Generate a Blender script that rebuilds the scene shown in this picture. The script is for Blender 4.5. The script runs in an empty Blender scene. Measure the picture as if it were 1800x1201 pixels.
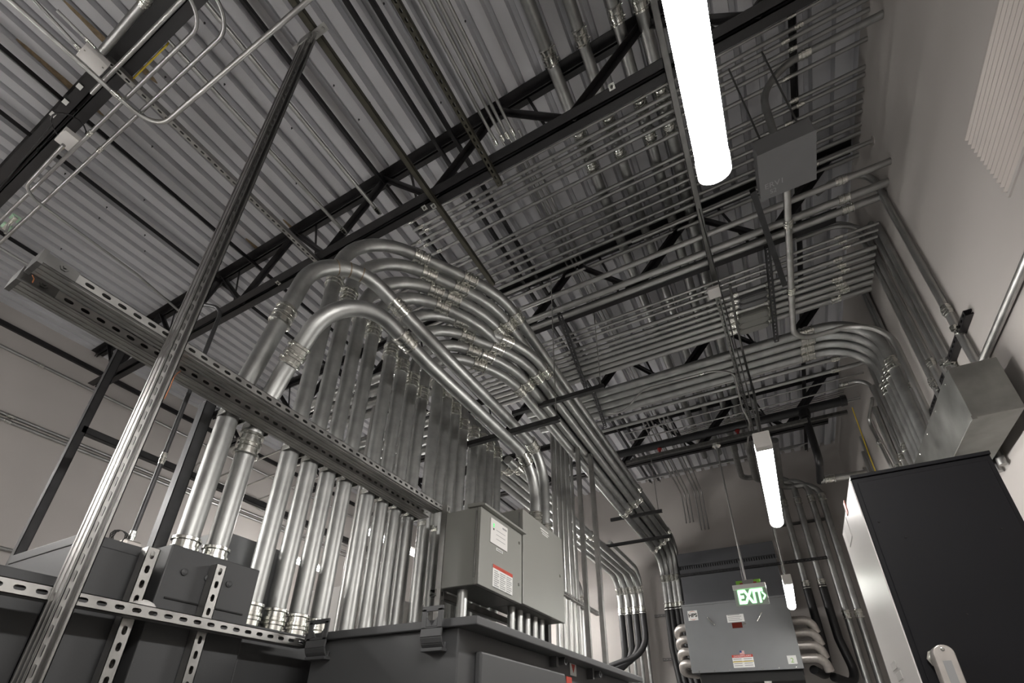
import bpy, bmesh, math, random
from mathutils import Vector, Matrix
random.seed(7)
C = bpy.context.scene.collection
ZC = 1.5                     # camera height above the floor; heights h below are measured from the camera
PI = math.pi
V = Vector
# ---------------------------------------------------------------- camera survey
F, PX, PY = 870.49, 900.0, 832.07
RM = Matrix(((0.88018421, 0.47451827, 0.01040084), (-0.21666444, 0.42119506, -0.88071065), (-0.42229407, 0.77293411, 0.47354047)))
RT = RM.transposed()
def S(x, y, X=None, Y=None, h=None):
    """sight line through photo point (x, y) met with a plane of the room -> (X, Y, h)"""
    d = RT @ V(((x - PX) / F, (y - PY) / F, 1.0))
    t = X / d[0] if X is not None else (Y / d[1] if Y is not None else h / d[2])
    return d * t
cam = bpy.data.cameras.new('camera'); co = bpy.data.objects.new('camera', cam); C.objects.link(co)
R3 = Matrix((RM[0], -RM[1], -RM[2])).transposed()
co.matrix_world = Matrix.Translation((0, 0, ZC)) @ R3.to_4x4()
cam.sensor_fit = 'HORIZONTAL'; cam.sensor_width = 36.0; cam.lens = F / 1800 * 36
cam.shift_x = 0.0; cam.shift_y = (PY - 600.5) / 1800
cam.clip_start = 0.02; cam.clip_end = 60
bpy.context.scene.camera = co

# ---------------------------------------------------------------- materials
def mat(name, col, rough=.5, metal=0.0, var=.0, scale=8.0, bump=0.0, stretch=(1, 1, 1), rvar=0.0, emit=None, est=0.0, spec=.5, detail=4.0):
    m = bpy.data.materials.new(name); m.use_nodes = True
    nt = m.node_tree; b = nt.nodes['Principled BSDF']
    b.inputs['Base Color'].default_value = (*col, 1); b.inputs['Roughness'].default_value = rough
    b.inputs['Metallic'].default_value = metal; b.inputs['Specular IOR Level'].default_value = spec
    if emit: b.inputs['Emission Color'].default_value = (*emit, 1); b.inputs['Emission Strength'].default_value = est
    if var or bump or rvar:
        tc = nt.nodes.new('ShaderNodeTexCoord'); mp = nt.nodes.new('ShaderNodeMapping'); mp.inputs['Scale'].default_value = stretch
        nz = nt.nodes.new('ShaderNodeTexNoise'); nz.inputs['Scale'].default_value = scale; nz.inputs['Detail'].default_value = detail
        nt.links.new(tc.outputs['Object'], mp.inputs['Vector']); nt.links.new(mp.outputs['Vector'], nz.inputs['Vector'])
        if var:
            cr = nt.nodes.new('ShaderNodeValToRGB')
            cr.color_ramp.elements[0].position = .3; cr.color_ramp.elements[1].position = .72
            cr.color_ramp.elements[0].color = (*[c * (1 - var) for c in col], 1); cr.color_ramp.elements[1].color = (*[min(1, c * (1 + var)) for c in col], 1)
            nt.links.new(nz.outputs['Fac'], cr.inputs['Fac']); nt.links.new(cr.outputs['Color'], b.inputs['Base Color'])
        if rvar:
            mr = nt.nodes.new('ShaderNodeMapRange'); mr.inputs['To Min'].default_value = max(.03, rough - rvar); mr.inputs['To Max'].default_value = rough + rvar
            nt.links.new(nz.outputs['Fac'], mr.inputs['Value']); nt.links.new(mr.outputs['Result'], b.inputs['Roughness'])
        if bump:
            bp = nt.nodes.new('ShaderNodeBump'); bp.inputs['Strength'].default_value = bump; bp.inputs['Distance'].default_value = .01
            nt.links.new(nz.outputs['Fac'], bp.inputs['Height']); nt.links.new(bp.outputs['Normal'], b.inputs['Normal'])
    return m
M = dict(
    galv=mat('galvanized_conduit', (.50, .50, .485), .40, 1.0, .14, 14, rvar=.07, stretch=(1, 1, .35)),
    rigid=mat('dull_galvanized_conduit', (.40, .405, .395), .46, 1.0, .16, 11, rvar=.07),
    emt=mat('thin_wall_conduit', (.43, .43, .42), .42, 1.0, .12, 9, rvar=.06),
    zinc=mat('zinc_coupling', (.72, .72, .68), .22, 1.0, .15, 40, rvar=.08),
    strut=mat('strut_steel', (.20, .198, .192), .42, 1.0, .22, 9, rvar=.1, stretch=(3, 1, 1)),
    strutb=mat('bright_strut_steel', (.44, .435, .42), .42, 1.0, .14, 12, rvar=.08),
    post=mat('post_steel', (.36, .355, .345), .38, 1.0, .10, 16, rvar=.06),
    dstrut=mat('dark_strut', (.07, .07, .072), .45, .8, .2, 9),
    olive=mat('olive_strut', (.085, .08, .062), .5, .7, .2, 9),
    black=mat('black_steel', (.012, .011, .012), .42, 0, .4, 6, rvar=.1),
    blackp=mat('black_pipe', (.010, .010, .011), .38, 0, .3, 8),
    flex=mat('black_flex', (.008, .008, .009), .5),
    wall=mat('painted_wall', (.40, .375, .355), .75, 0, .035, 1.2, bump=.02),
    deck=mat('painted_deck', (.52, .52, .54), .5, .05, .06, 1.5, stretch=(1, .25, 1), bump=.01),
    rust=mat('rust_stain', (.20, .145, .085), .7, 0, .35, 30),
    floor=mat('concrete_floor', (.25, .25, .245), .5, 0, .1, 3),
    txgrey=mat('transformer_grey', (.075, .076, .078), .5, 0, .04, 2.5, spec=.4),
    swgrey=mat('switchgear_grey', (.06, .061, .063), .52, 0, .04, 2.5, spec=.4),
    boxgrey=mat('enclosure_grey', (.245, .245, .225), .38, 0, .02, 2),
    boxtop=mat('enclosure_dark', (.07, .07, .065), .4),
    jbgrey=mat('pull_box_grey', (.16, .16, .163), .5, .1, .04, 5),
    hps=mat('wall_transformer_grey', (.17, .175, .18), .42, 0, .06, 2.5),
    hpsd=mat('wall_transformer_dark', (.085, .087, .095), .5, 0, .05, 2.5),
    cab=mat('cabinet_black', (.007, .007, .009), .5, 0, .1, 4, rvar=.05, spec=.22),
    cabw=mat('cabinet_white', (.80, .77, .74), .38),
    alu=mat('cast_aluminium', (.52, .49, .46), .45, .75, .1, 30, bump=.03),
    duct=mat('duct_galvanized', (.24, .24, .228), .42, .9, .28, 5, rvar=.1),
    louver=mat('louver_panel', (.46, .42, .39), .45, .2, .04, 4),
    white=mat('white_plastic', (.72, .70, .68), .4),
    lamp=mat('lamp_diffuser', (.9, .9, .88), .4, emit=(1.0, .972, .94), est=42.0),
    lampend=mat('lamp_end_lens', (.9, .9, .88), .4, emit=(1.0, .96, .91), est=5.0),
    labelgrey=mat('pale_grey_label', (.66, .635, .61), .5),
    lampcap=mat('lamp_cap', (.85, .83, .80), .45),
    sticker=mat('white_sticker', (.70, .70, .68), .5),
    ink=mat('black_ink', (.02, .02, .02), .5),
    greyink=mat('grey_ink', (.30, .30, .30), .6),
    redink=mat('red_ink', (.45, .035, .015), .5),
    orange=mat('orange_ink', (.5, .09, .03), .5),
    yellow=mat('yellow_paint', (.55, .40, .02), .5),
    green=mat('green_plastic', (.18, .42, .03), .45),
    blue=mat('blue_ink', (.03, .05, .2), .5),
    copper=mat('bare_copper', (.75, .30, .13), .38, .8),
    red=mat('red_paint', (.25, .02, .02), .4),
    exitl=mat('exit_letters', (.25, .9, .3), .4, emit=(.36, 1.0, .42), est=1.5),
    exitp=mat('exit_panel', (.42, .44, .42), .2),
    led=mat('green_led', (.1, .8, .2), .4, emit=(.1, 1, .25), est=.35),
    gasket=mat('dark_gap', (.006, .006, .006), .7),
)
# ---------------------------------------------------------------- mesh building
def frame_for(t):
    t = t.normalized(); a = V((0, 0, 1)) if abs(t.z) < .9 else V((0, 1, 0))
    u = t.cross(a).normalized(); return u, t.cross(u).normalized()
def fillet(pts, rad, seg=8):
    """polyline with rounded corners; rad: one radius or one per inner corner"""
    pts = [V(p) for p in pts]; out = [pts[0]]
    for i in range(1, len(pts) - 1):
        r = rad[i - 1] if isinstance(rad, (list, tuple)) else rad
        a, b, c = pts[i - 1], pts[i], pts[i + 1]
        d1, d2 = (a - b).normalized(), (c - b).normalized()
        ang = d1.angle(d2)
        if ang > PI - .01 or r <= 0: out.append(b); continue
        tl = min(r / math.tan(ang / 2), (a - b).length * .49 if i > 1 else (a - b).length * .98, (c - b).length * .49 if i < len(pts) - 2 else (c - b).length * .98)
        r = tl * math.tan(ang / 2)
        ctr = b + (d1 + d2).normalized() * (r / math.sin(ang / 2))
        p1, p2 = b + d1 * tl, b + d2 * tl
        v1, v2 = p1 - ctr, p2 - ctr; tot = v1.angle(v2)
        n = max(2, int(seg * tot / (PI / 2) + .5)); axis = v1.cross(v2).normalized()
        for k in range(n + 1): out.append(ctr + Matrix.Rotation(tot * k / n, 3, axis) @ v1)
    out.append(pts[-1]); return out
class MB:
    def __init__(s): s.v = []; s.f = []; s.smooth = []
    def add(s, vs, fs, smooth=False):
        b = len(s.v); s.v += [V(p) for p in vs]; s.f += [tuple(b + i for i in f) for f in fs]; s.smooth += [smooth] * len(fs); return s
    def box(s, x0, x1, y0, y1, z0, z1):
        x0, x1 = sorted((x0, x1)); y0, y1 = sorted((y0, y1)); z0, z1 = sorted((z0, z1))
        vs = [(x, y, z) for x in (x0, x1) for y in (y0, y1) for z in (z0, z1)]
        return s.add(vs, [(0, 1, 3, 2), (4, 6, 7, 5), (0, 4, 5, 1), (2, 3, 7, 6), (0, 2, 6, 4), (1, 5, 7, 3)])
    def obox(s, p0, p1, w, d, up=None):
        """bar from p0 to p1, w wide and d deep"""
        p0, p1 = V(p0), V(p1); t = (p1 - p0).normalized()
        if up is None: u, w2 = frame_for(t)
        else: w2 = (V(up) - t * V(up).dot(t)).normalized(); u = t.cross(w2)
        vs = [p + u * (a * w / 2) + w2 * (b * d / 2) for p in (p0, p1) for a, b in ((-1, -1), (1, -1), (1, 1), (-1, 1))]
        return s.add(vs, [(3, 2, 1, 0), (4, 5, 6, 7), (0, 1, 5, 4), (1, 2, 6, 5), (2, 3, 7, 6), (3, 0, 4, 7)])
    def tube(s, path, r, n=16, caps=True):
        path = [V(p) for p in path]; m = len(path); tang = []
        for i in range(m):
            a = path[max(0, i - 1)]; b = path[min(m - 1, i + 1)]; tang.append((b - a).normalized())
        u, w = frame_for(tang[0]); vs = []
        for i, p in enumerate(path):
            if i:
                ax = tang[i - 1].cross(tang[i])
                if ax.length > 1e-6: q = Matrix.Rotation(tang[i - 1].angle(tang[i]), 3, ax.normalized()); u = q @ u
                u = (u - tang[i] * u.dot(tang[i])).normalized()
            w = tang[i].cross(u)
            vs += [p + (u * math.cos(2 * PI * k / n) + w * math.sin(2 * PI * k / n)) * r for k in range(n)]
        fs = [(i * n + k, i * n + (k + 1) % n, (i + 1) * n + (k + 1) % n, (i + 1) * n + k) for i in range(m - 1) for k in range(n)]
        s.add(vs, fs, True)
        if caps:
            s.add(vs[:n], [tuple(reversed(range(n)))]); s.add(vs[-n:], [tuple(range(n))])
        return s
    def lathe(s, c, axis, prof, n=20):
        """prof: (distance along the axis, radius)"""
        c, t = V(c), V(axis).normalized(); u, w = frame_for(t); vs = []
        for d, r in prof: vs += [c + t * d + (u * math.cos(2 * PI * k / n) + w * math.sin(2 * PI * k / n)) * max(r, 1e-5) for k in range(n)]
        m = len(prof)
        s.add(vs, [(i * n + k, i * n + (k + 1) % n, (i + 1) * n + (k + 1) % n, (i + 1) * n + k) for i in range(m - 1) for k in range(n)], True)
        s.add(vs[:n], [tuple(reversed(range(n)))]); s.add(vs[-n:], [tuple(range(n))]); return s
    def prism(s, poly, p0, ex, ey, ez, length):
        """2-D outline (a, b) along ex, ey, pushed length along ez"""
        p0, ex, ey, ez = V(p0), V(ex), V(ey), V(ez); n = len(poly)
        lo = [p0 + ex * a + ey * b for a, b in poly]; hi = [p + ez * length for p in lo]
        return s.add(lo + hi, [tuple(reversed(range(n))), tuple(range(n, 2 * n))] + [(k, (k + 1) % n, n + (k + 1) % n, n + k) for k in range(n)])
    def slotted(s, p0, t, u, nrm, L, w, th=.0027, pitch=.0508, sl=.0286, sw=.0143):
        """steel strip of width w (along u) and length L (along t) with a row of round-ended slots; nrm: outward"""
        p0, t, u, nrm = V(p0), V(t).normalized(), V(u).normalized(), V(nrm).normalized()
        n = max(1, int(round(L / pitch))); pt = L / n; r = sw / 2; hl = sl / 2 - r; out = []
        hole = [(hl + r * math.cos(a), r * math.sin(a)) for a in (-PI / 2, -PI / 4, 0, PI / 4, PI / 2)] + [(-hl + r * math.cos(a), r * math.sin(a)) for a in (PI / 2, 3 * PI / 4, PI, 5 * PI / 4, 3 * PI / 2)]
        rim = [(hl, -w / 2), (pt / 2, -w / 2), (pt / 2, 0), (pt / 2, w / 2), (hl, w / 2), (-hl, w / 2), (-pt / 2, w / 2), (-pt / 2, 0), (-pt / 2, -w / 2), (-hl, -w / 2)]
        for i in range(n):
            c = p0 + t * (pt * (i + .5)); base = []
            for off in (0, -th):
                for a, b in rim: base.append(c + t * a + u * b + nrm * off)
                for a, b in hole: base.append(c + t * a + u * b + nrm * off)
            fs = []
            for k in range(10):
                j = (k + 1) % 10
                fs += [(k, j, 10 + j, 10 + k), (20 + j, 20 + k, 30 + k, 30 + j), (10 + k, 10 + j, 30 + j, 30 + k)]
            s.add(base, fs)
        return s
    def build(s, name, m, parent=None, bevel=0.0, loc=None):
        if parent is not None: off = V(parent['_o'])
        else: off = V(loc) if loc is not None else (s.v[0].copy() if s.v else V((0, 0, 0)))
        me = bpy.data.meshes.new(name); me.from_pydata([p - off for p in s.v], [], s.f); me.update()
        for p, sm in zip(me.polygons, s.smooth): p.use_smooth = sm
        if any(s.smooth): me.set_sharp_from_angle(angle=math.radians(38))
        me.materials.append(M[m] if isinstance(m, str) else m)
        o = bpy.data.objects.new(name, me); C.objects.link(o)
        if parent is None: o.location = off + V((0, 0, ZC)); o['_o'] = tuple(off)
        else: o.parent = parent; o['_o'] = tuple(off)
        if bevel:
            bv = o.modifiers.new('bevel', 'BEVEL'); bv.width = bevel; bv.segments = 2; bv.limit_method = 'ANGLE'
        return o
def tag(o, label, cat, group=None, kind=None):
    o['label'] = label; o['category'] = cat
    if group: o['group'] = group
    if kind: o['kind'] = kind
    return o
def thing(name, label, cat, loc, group=None):
    o = bpy.data.objects.new(name, None); C.objects.link(o); o.empty_display_size = .05
    o.location = V(loc) + V((0, 0, ZC)); o['_o'] = tuple(loc); return tag(o, label, cat, group)
def structure(name, mb, m):
    o = mb.build(name, m, loc=(0, 0, 0)); o['kind'] = 'structure'; return o
ORD = 'first second third fourth fifth sixth seventh eighth ninth tenth eleventh twelfth thirteenth fourteenth fifteenth sixteenth'.split()
def text(s, name, m, parent, c, ex, ey, size, ext=.0015, align='CENTER', sx=1.0, sy=1.0, bold=0.0):
    """raised lettering centred at c, reading along ex, upright along ey"""
    cu = bpy.data.curves.new(name, 'FONT'); cu.body = s; cu.size = size; cu.align_x = align; cu.align_y = 'CENTER'; cu.extrude = ext; cu.offset = bold
    tmp = bpy.data.objects.new('lettering_curve', cu)
    me = bpy.data.meshes.new_from_object(tmp); bpy.data.objects.remove(tmp); bpy.data.curves.remove(cu)
    ex, ey = V(ex).normalized(), V(ey).normalized(); ez = ex.cross(ey); off = V(c) - V(parent['_o'])
    for v in me.vertices: v.co = ex * (v.co.x * sx) + ey * (v.co.y * sy) + ez * v.co.z + off
    me.materials.clear(); me.materials.append(M[m])
    o = bpy.data.objects.new(name, me); C.objects.link(o); o.parent = parent; return o
def plate(name, m, parent, c, ex, ey, w, h, th=.002):
    ex, ey = V(ex).normalized(), V(ey).normalized(); ez = ex.cross(ey)
    return MB().prism([(-w / 2, -h / 2), (w / 2, -h / 2), (w / 2, h / 2), (-w / 2, h / 2)], c, ex, ey, ez, th).build(name, m, parent)

# ---------------------------------------------------------------- conduit
def nearest(path, q):
    best = None
    for a, b in zip(path, path[1:]):
        d = b - a; L = d.length
        if L < 1e-6: continue
        k = max(0, min(1, (q - a).dot(d) / L / L)); p = a + d * k; e = (p - q).length
        if best is None or e < best[0]: best = (e, p, d / L)
    return best[1], best[2]
def coupling(p, t, r, parent, big):
    if big:
        L = r * 2.7; R = r * 1.10
        prof = [(-L / 2, R * 1.02), (-L / 2 + .004, R * 1.16), (-L / 2 + r * .35, R * 1.16), (-L / 2 + r * .42, R), (-r * .42, R), (-r * .36, R * 1.13), (-r * .08, R * 1.13), (0, R * 1.02), (r * .08, R * 1.13), (r * .36, R * 1.13),
                (r * .42, R), (L / 2 - r * .42, R), (L / 2 - r * .35, R * 1.16), (L / 2 - .004, R * 1.16), (L / 2, R * 1.02)]
        mb = MB().lathe(p, t, prof, 24)
        u, w = frame_for(t)
        for sgn in (-1, 1): mb.lathe(V(p) + V(t) * (sgn * L * .3) + u * R, u, [(-.004, r * .13), (r * .3, r * .13), (r * .3, r * .1)], 8)
    else:
        L = max(.055, r * 3.2); R = r * 1.18
        prof = [(-L / 2, R), (-L / 2 + L * .22, R), (-L / 2 + L * .25, R * 1.16), (-L * .06, R * 1.16), (-L * .04, R), (L * .04, R), (L * .06, R * 1.16), (L / 2 - L * .25, R * 1.16), (L / 2 - L * .22, R), (L / 2, R)]
        mb = MB().lathe(p, t, prof, 12)
    return mb.build('coupling', 'zinc', parent)
def conduit(pts, r, label, m='emt', rad=.3, cp=(), group=None, name='conduit', n=None, seg=8, cat='conduit'):
    path = fillet(pts, rad, seg)
    o = MB().tube(path, r, n or (20 if r > .03 else 10)).build(name, m, loc=path[0]); tag(o, label, cat, group)
    for q in cp:
        p, t = nearest(path, V(q)); coupling(p, t, r, o, r > .026)
    return o
# ---------------------------------------------------------------- strut channel
def strut(p0, p1, face, label, m='strut', w=.041, d=.041, slots=True, group=None, name='strut_channel', double=False, cat='strut'):
    """channel from p0 to p1 (the middle of its slotted back); face: the way the back looks"""
    p0, p1, f = V(p0), V(p1), V(face).normalized(); t = (p1 - p0); L = t.length; t.normalize(); u = t.cross(f).normalized(); mb = MB(); th = .0027
    if slots: mb.slotted(p0, t, u, f, L, w)
    else: mb.obox(p0 - f * th / 2, p1 - f * th / 2, w, th, f)
    for sg in (-1, 1):
        e = u * (sg * (w / 2 - th / 2))
        mb.obox(p0 + e - f * d / 2, p1 + e - f * d / 2, th, d, f)
        mb.obox(p0 + u * (sg * (w / 2 - .0055)) - f * (d - th / 2), p1 + u * (sg * (w / 2 - .0055)) - f * (d - th / 2), .010, th, f)
        mb.obox(p0 + u * (sg * (w / 2 - .011)) - f * (d - .004), p1 + u * (sg * (w / 2 - .011)) - f * (d - .004), th, .008, f)
        if double:
            mb.obox(p0 + e - f * (d * 1.5), p1 + e - f * (d * 1.5), th, d, f)
            mb.obox(p0 + u * (sg * (w / 2 + .0012)) - f * d, p1 + u * (sg * (w / 2 + .0012)) - f * d, .003, .008, f)
    if double: mb.obox(p0 - f * (2 * d), p1 - f * (2 * d), w, th, f)
    o = mb.build(name, m, loc=p0); return tag(o, label, cat, group)
def rod(p0, p1, label, r=.005, m='zinc', group=None):
    return tag(MB().tube([p0, p1], r, 8).build('threaded_rod', m), label, 'rod', group)

# ================================================================ ROOM
XL, XR, YB, YF, HD, HF = -7.44, 1.40, 9.0, -4.5, 4.55, -1.5
structure('floor', MB().box(XL - .2, XR + .2, YF - .2, YB + .2, HF - .2, HF), 'floor')
structure('wall_left', MB().box(XL - .2, XL, YF - .2, YB + .2, HF, 4.75), 'wall')
structure('wall_right', MB().box(XR, XR + .2, YF - .2, YB + .2, HF, 4.75), 'wall')
structure('wall_back', MB().box(XL, XR, YB, YB + .2, HF, 4.75), 'wall')
structure('wall_front', MB().box(XL, XR, YF - .2, YF, HF, 4.75), 'wall')
# ribbed roof deck: flat pans and narrow deep ribs running along the room
pitch = .1524; prof = []; x = XL
while x < XR:
    prof += [(x, HD), (x + .092, HD), (x + .106, HD + .058), (x + .139, HD + .058)]; x += pitch
prof.append((x, HD)); mb = MB(); n = len(prof)
mb.add([(a, YF, b) for a, b in prof] + [(a, YB, b) for a, b in prof], [(k, n + k, n + k + 1, k + 1) for k in range(n - 1)])
mb.add([(XL, YF, HD + .07), (x, YF, HD + .07), (x, YB, HD + .07), (XL, YB, HD + .07)], [(0, 1, 2, 3)])
structure('ceiling', mb, 'deck')

# ---------------------------------------------------------------- bar joists
def bar(mb, p0, p1, w, d, up): mb.obox(p0, p1, w, d, up)
def truss(Y, label, x0=XL + .02, x1=XR - .02):
    t = thing('bar_joist', label, 'joist', (x0, Y, HD - .75), 'black bar joists under the roof deck')
    top, bot = HD - .004, 3.80
    mb = MB()
    for sg in (-1, 1):
        mb.box(x0, x1, Y + sg * .008, Y + sg * .072, top - .007, top); mb.box(x0, x1, Y + sg * .008, Y + sg * .015, top - .062, top)
    mb.build('top_chord', 'black', t)
    mb = MB()
    for sg in (-1, 1):
        mb.box(x0 + .5, x1 - .3, Y + sg * .008, Y + sg * .072, bot, bot + .007); mb.box(x0 + .5, x1 - .3, Y + sg * .008, Y + sg * .015, bot, bot + .06)
    mb.build('bottom_chord', 'black', t)
    p = 1.18; k0 = -3.53 - p * 4; xs = [k0 + p * i for i in range(10)]
    for i, xt in enumerate(xs):
        if xt < x0 or xt > x1: continue
        for sg, wd in ((-1, .115), (1, .06)):
            xb = xt + sg * p * .5
            if not (x0 + .2 < xb < x1 - .1): continue
            a, b = V((xt, Y, top - .03)), V((xb, Y, bot + .03))
            q = MB().obox(a, b, wd, .007, (0, 1, 0)); q.obox(a + V((0, -.02, 0)), b + V((0, -.02, 0)), .007, .045, (0, 1, 0)); q.build('web_member', 'black', t)
        a = V((xt + .26, Y + .012, top - .03)); b = V((xt + .44, Y + .012, bot + .02))
        if b.x < x1 - .1: MB().obox(a, b, .022, .006, (0, 1, 0)).build('web_strut', 'black', t)
    return t
truss(-1.5, 'black bar joist behind the camera end, beyond the looped conduits')
t1 = truss(.16, 'black bar joist at the looped conduits, with white stickers and yellow edge clips')
t2 = truss(1.834, 'black bar joist just above the arching feeder conduits')
truss(3.5, 'black bar joist above the three thick crossing conduits')
truss(5.17, 'black bar joist above the crossing conduits that drop at the side wall')
truss(6.84, 'last black bar joist before the back wall')
# stickers and clips seen on the nearest joist
for i, (px, py) in enumerate([(140, 152), (115, 179), (93, 201)]):
    c = S(px, py, h=3.795)
    tag(MB().box(c.x - .022, c.x + .022, c.y - .014, c.y + .014, 3.792, 3.7945).build('joist_sticker', 'sticker'), 'small white sticker under the looped-conduit joist, %s from the white box' % ORD[i], 'sticker', 'stickers on the near joist')
for i, (px, py, ln) in enumerate([(238, 88, .20), (90, 238, .07)]):
    c = S(px, py, h=3.80)
    tag(MB().box(c.x - ln, c.x + ln, .238, .246, 3.795, 3.835).build('edge_clip', 'yellow'), ['longer yellow edge clip on the near joist bottom chord', 'shorter yellow edge clip on the near joist by the pale box'][i], 'clip')
c = S(250, 75, h=3.797)
# deck screws and rust marks
k = 0
for px, py in [(360, 40), (291, 135), (453, 81), (587, 150), (650, 180), (513, 225), (675, 6), (818, 37), (775, 180), (395, 148), (268, 257), (115, 305), (254, 351), (188, 364), (255, 413), (175, 383), (108, 437), (255, 441), (521, 322), (631, 210)]:
    c = S(px, py, h=HD - .002)
    tag(MB().lathe(c, (0, 0, -1), [(0, .007), (.004, .007), (.006, .003), (.02, .003)], 8).build('deck_screw', 'black'), 'small dark screw tip poking through the roof deck', 'screw', 'screw tips in the roof deck'); k += 1
for i, (px, py, w, l) in enumerate([(172, 60, .05, .22), (110, 140, .06, .3), (240, 110, .05, .16), (517, 405, .045, .14), (452, 437, .05, .14)]):
    c = S(px, py, h=HD - .001); q = MB(); nn = 14
    q.add([(c.x + w * math.cos(a) * (1 + .25 * math.sin(3 * a)) * .5, c.y + l * math.sin(a), HD - .0012) for a in [2 * PI * j / nn for j in range(nn)]], [tuple(reversed(range(nn)))])
    tag(q.build('rust_stain', 'rust'), 'brown rust stain on the deck, ' + ['above the near joist by the white box', 'largest one, beside the stickers', 'by the long yellow clip', 'at a top chord node over the feeder arch', 'beside the slotted rack end over the arch'][i], 'stain', 'rust stains on the roof deck')
# black bridging angles along the room
for i, X in enumerate([-6.16, -4.756, -4.2, -2.375, -1.747, -1.587, .95]):
    mb = MB().box(X - .022, X + .022, YF + .1, YB - .1, 4.478, 4.484); mb.box(X + .016, X + .022, YF + .1, YB - .1, 4.44, 4.484)
    tag(mb.build('bridging_angle', 'black'), 'long black bridging angle under the deck, %s counted from the left wall' % ORD[i], 'angle', 'black bridging angles')

# ================================================================ FOREGROUND RACK
# tall post with bracket
PXm, PYm = -1.80, .635
top = 3.76
th_ = thing('strut_post', 'tall bright slotted strut post, the nearest and thickest upright', 'post', (PXm, PYm, HF))
mb = MB(); w = .041
# back-to-back channels: slotted back to the right, ribbed side toward the camera
mb.slotted((PXm + .041, PYm - .0125, HF), (0, 0, 1), (0, 1, 0), (1, 0, 0), top - HF, .018, pitch=.0508, sl=.034, sw=.0095)
mb.box(PXm + .038, PXm + .041, PYm + .0125, PYm + w / 2, HF, top); mb.box(PXm + .030, PXm + .038, PYm + .0115, PYm + .0135, HF, top); mb.box(PXm + .030, PXm + .038, PYm - .006, PYm - .0045, HF, top)
for sy in (-1, 1):
    mb.box(PXm - .041, PXm + .041, PYm + sy * (w / 2 - .0027), PYm + sy * w / 2, HF, top)
    for gx, gw in ((.0, .006), (-.028, .004), (.028, .004)): mb.box(PXm + gx - gw, PXm + gx + gw, PYm + sy * w / 2, PYm + sy * (w / 2 + .0025), HF, top)
mb.box(PXm - .041, PXm - .038, PYm - w / 2, PYm + w / 2, HF, top)
mb.box(PXm - .002, PXm + .002, PYm - w / 2, PYm + w / 2, HF, top)
mb.build('channel', 'post', th_)
mb = MB(); c = V((PXm, PYm, top))
mb.box(c.x - .12, c.x + .15, c.y - .021, c.y + .021, top - .006, top); mb.box(c.x - .045, c.x + .045, c.y - .027, c.y - .021, top - .09, top)
for dx in (.075, .12, -.075): mb.lathe((c.x + dx, c.y, top - .006), (0, 0, -1), [(0, .012), (.008, .012), (.008, .007), (.014, .007)], 6)
mb.build('top_bracket', 'strutb', th_)
mb = MB().box(PXm - .075, PXm + .075, PYm - .075, PYm + .075, HF, HF + .006); mb.build('foot_plate', 'strutb', th_)
# lower rail and upper pair of rails
strut((-1.835, -.9, .354), (-1.835, 1.53, .354), (1, 0, 0), 'horizontal slotted strut rail low across the dark switchgear', 'strutb')
def rail(X, h, y0, y1, label):
    t = thing('rack_rail', label, 'strut', (X, y0, h)); mb = MB(); w = .041
    mb.slotted((X, y0, h), (0, 1, 0), (0, 0, 1), (1, 0, 0), y1 - y0, w)
    D = .082
    for sg in (-1, 1): mb.box(X - D, X, y0, y1, h + sg * (w / 2 - .0027), h + sg * w / 2)
    for gx in (.016, .041, .066): mb.box(X - gx - .004, X - gx + .004, y0, y1, h - w / 2 - .0025, h - w / 2)
    mb.box(X - D, X - D + .0027, y0, y1, h - w / 2, h + w / 2); mb.box(X - .043, X - .039, y0, y1, h - w / 2, h + w / 2)
    mb.build('channel', 'strutb', t)
    mb = MB(); mb.box(X - D - .004, X + .004, y0 - .012, y0 + .002, h - .03, h + .03); mb.box(X + .001, X + .005, y0, y0 + .09, h - .022, h + .022)
    mb.lathe((X + .005, y0 + .05, h), (1, 0, 0), [(0, .012), (.006, .012), (.006, .006), (.014, .006)], 6)
    mb.build('end_fitting', 'strut', t); return t
rail(-1.835, 1.342, .225, 2.415, 'upper slotted double rail nearest the camera, high behind the post')
rail(-1.972, 1.338, .225, 2.45, 'slotted double rail behind the upper one, against the feeder conduits')
for i, (Y, X, y1) in enumerate([(.855, -1.884, .575), (1.105, -1.884, .585)]):
    strut((X, Y, HF), (X, Y, y1), (1, 0, 0), ['shorter slotted upright in front of the dark enclosure, left of the clamp bolts', 'slotted upright in front of the dark enclosure, at the second feeder conduit'][i], 'strutb', group='slotted uprights at the switchgear')
# copper wires
p = S(320, 655, X=-1.95)
tag(MB().tube(fillet([S(318, 652, X=-1.97), S(311, 657, X=-1.93), S(306, 663, X=-1.9), S(298, 683, X=-1.9), S(289, 701, X=-1.9)], .01), .0017, 6).build('bare_wire', 'copper'), 'bare copper wire end dangling beside the tall post', 'wire')
tag(MB().tube(fillet([S(57, 484, X=-1.93), S(60, 490, X=-1.93), S(57, 497, X=-1.93)], .01), .0017, 6).build('bare_wire', 'copper'), 'bare copper wire loop at the far left rail end', 'wire')

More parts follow.
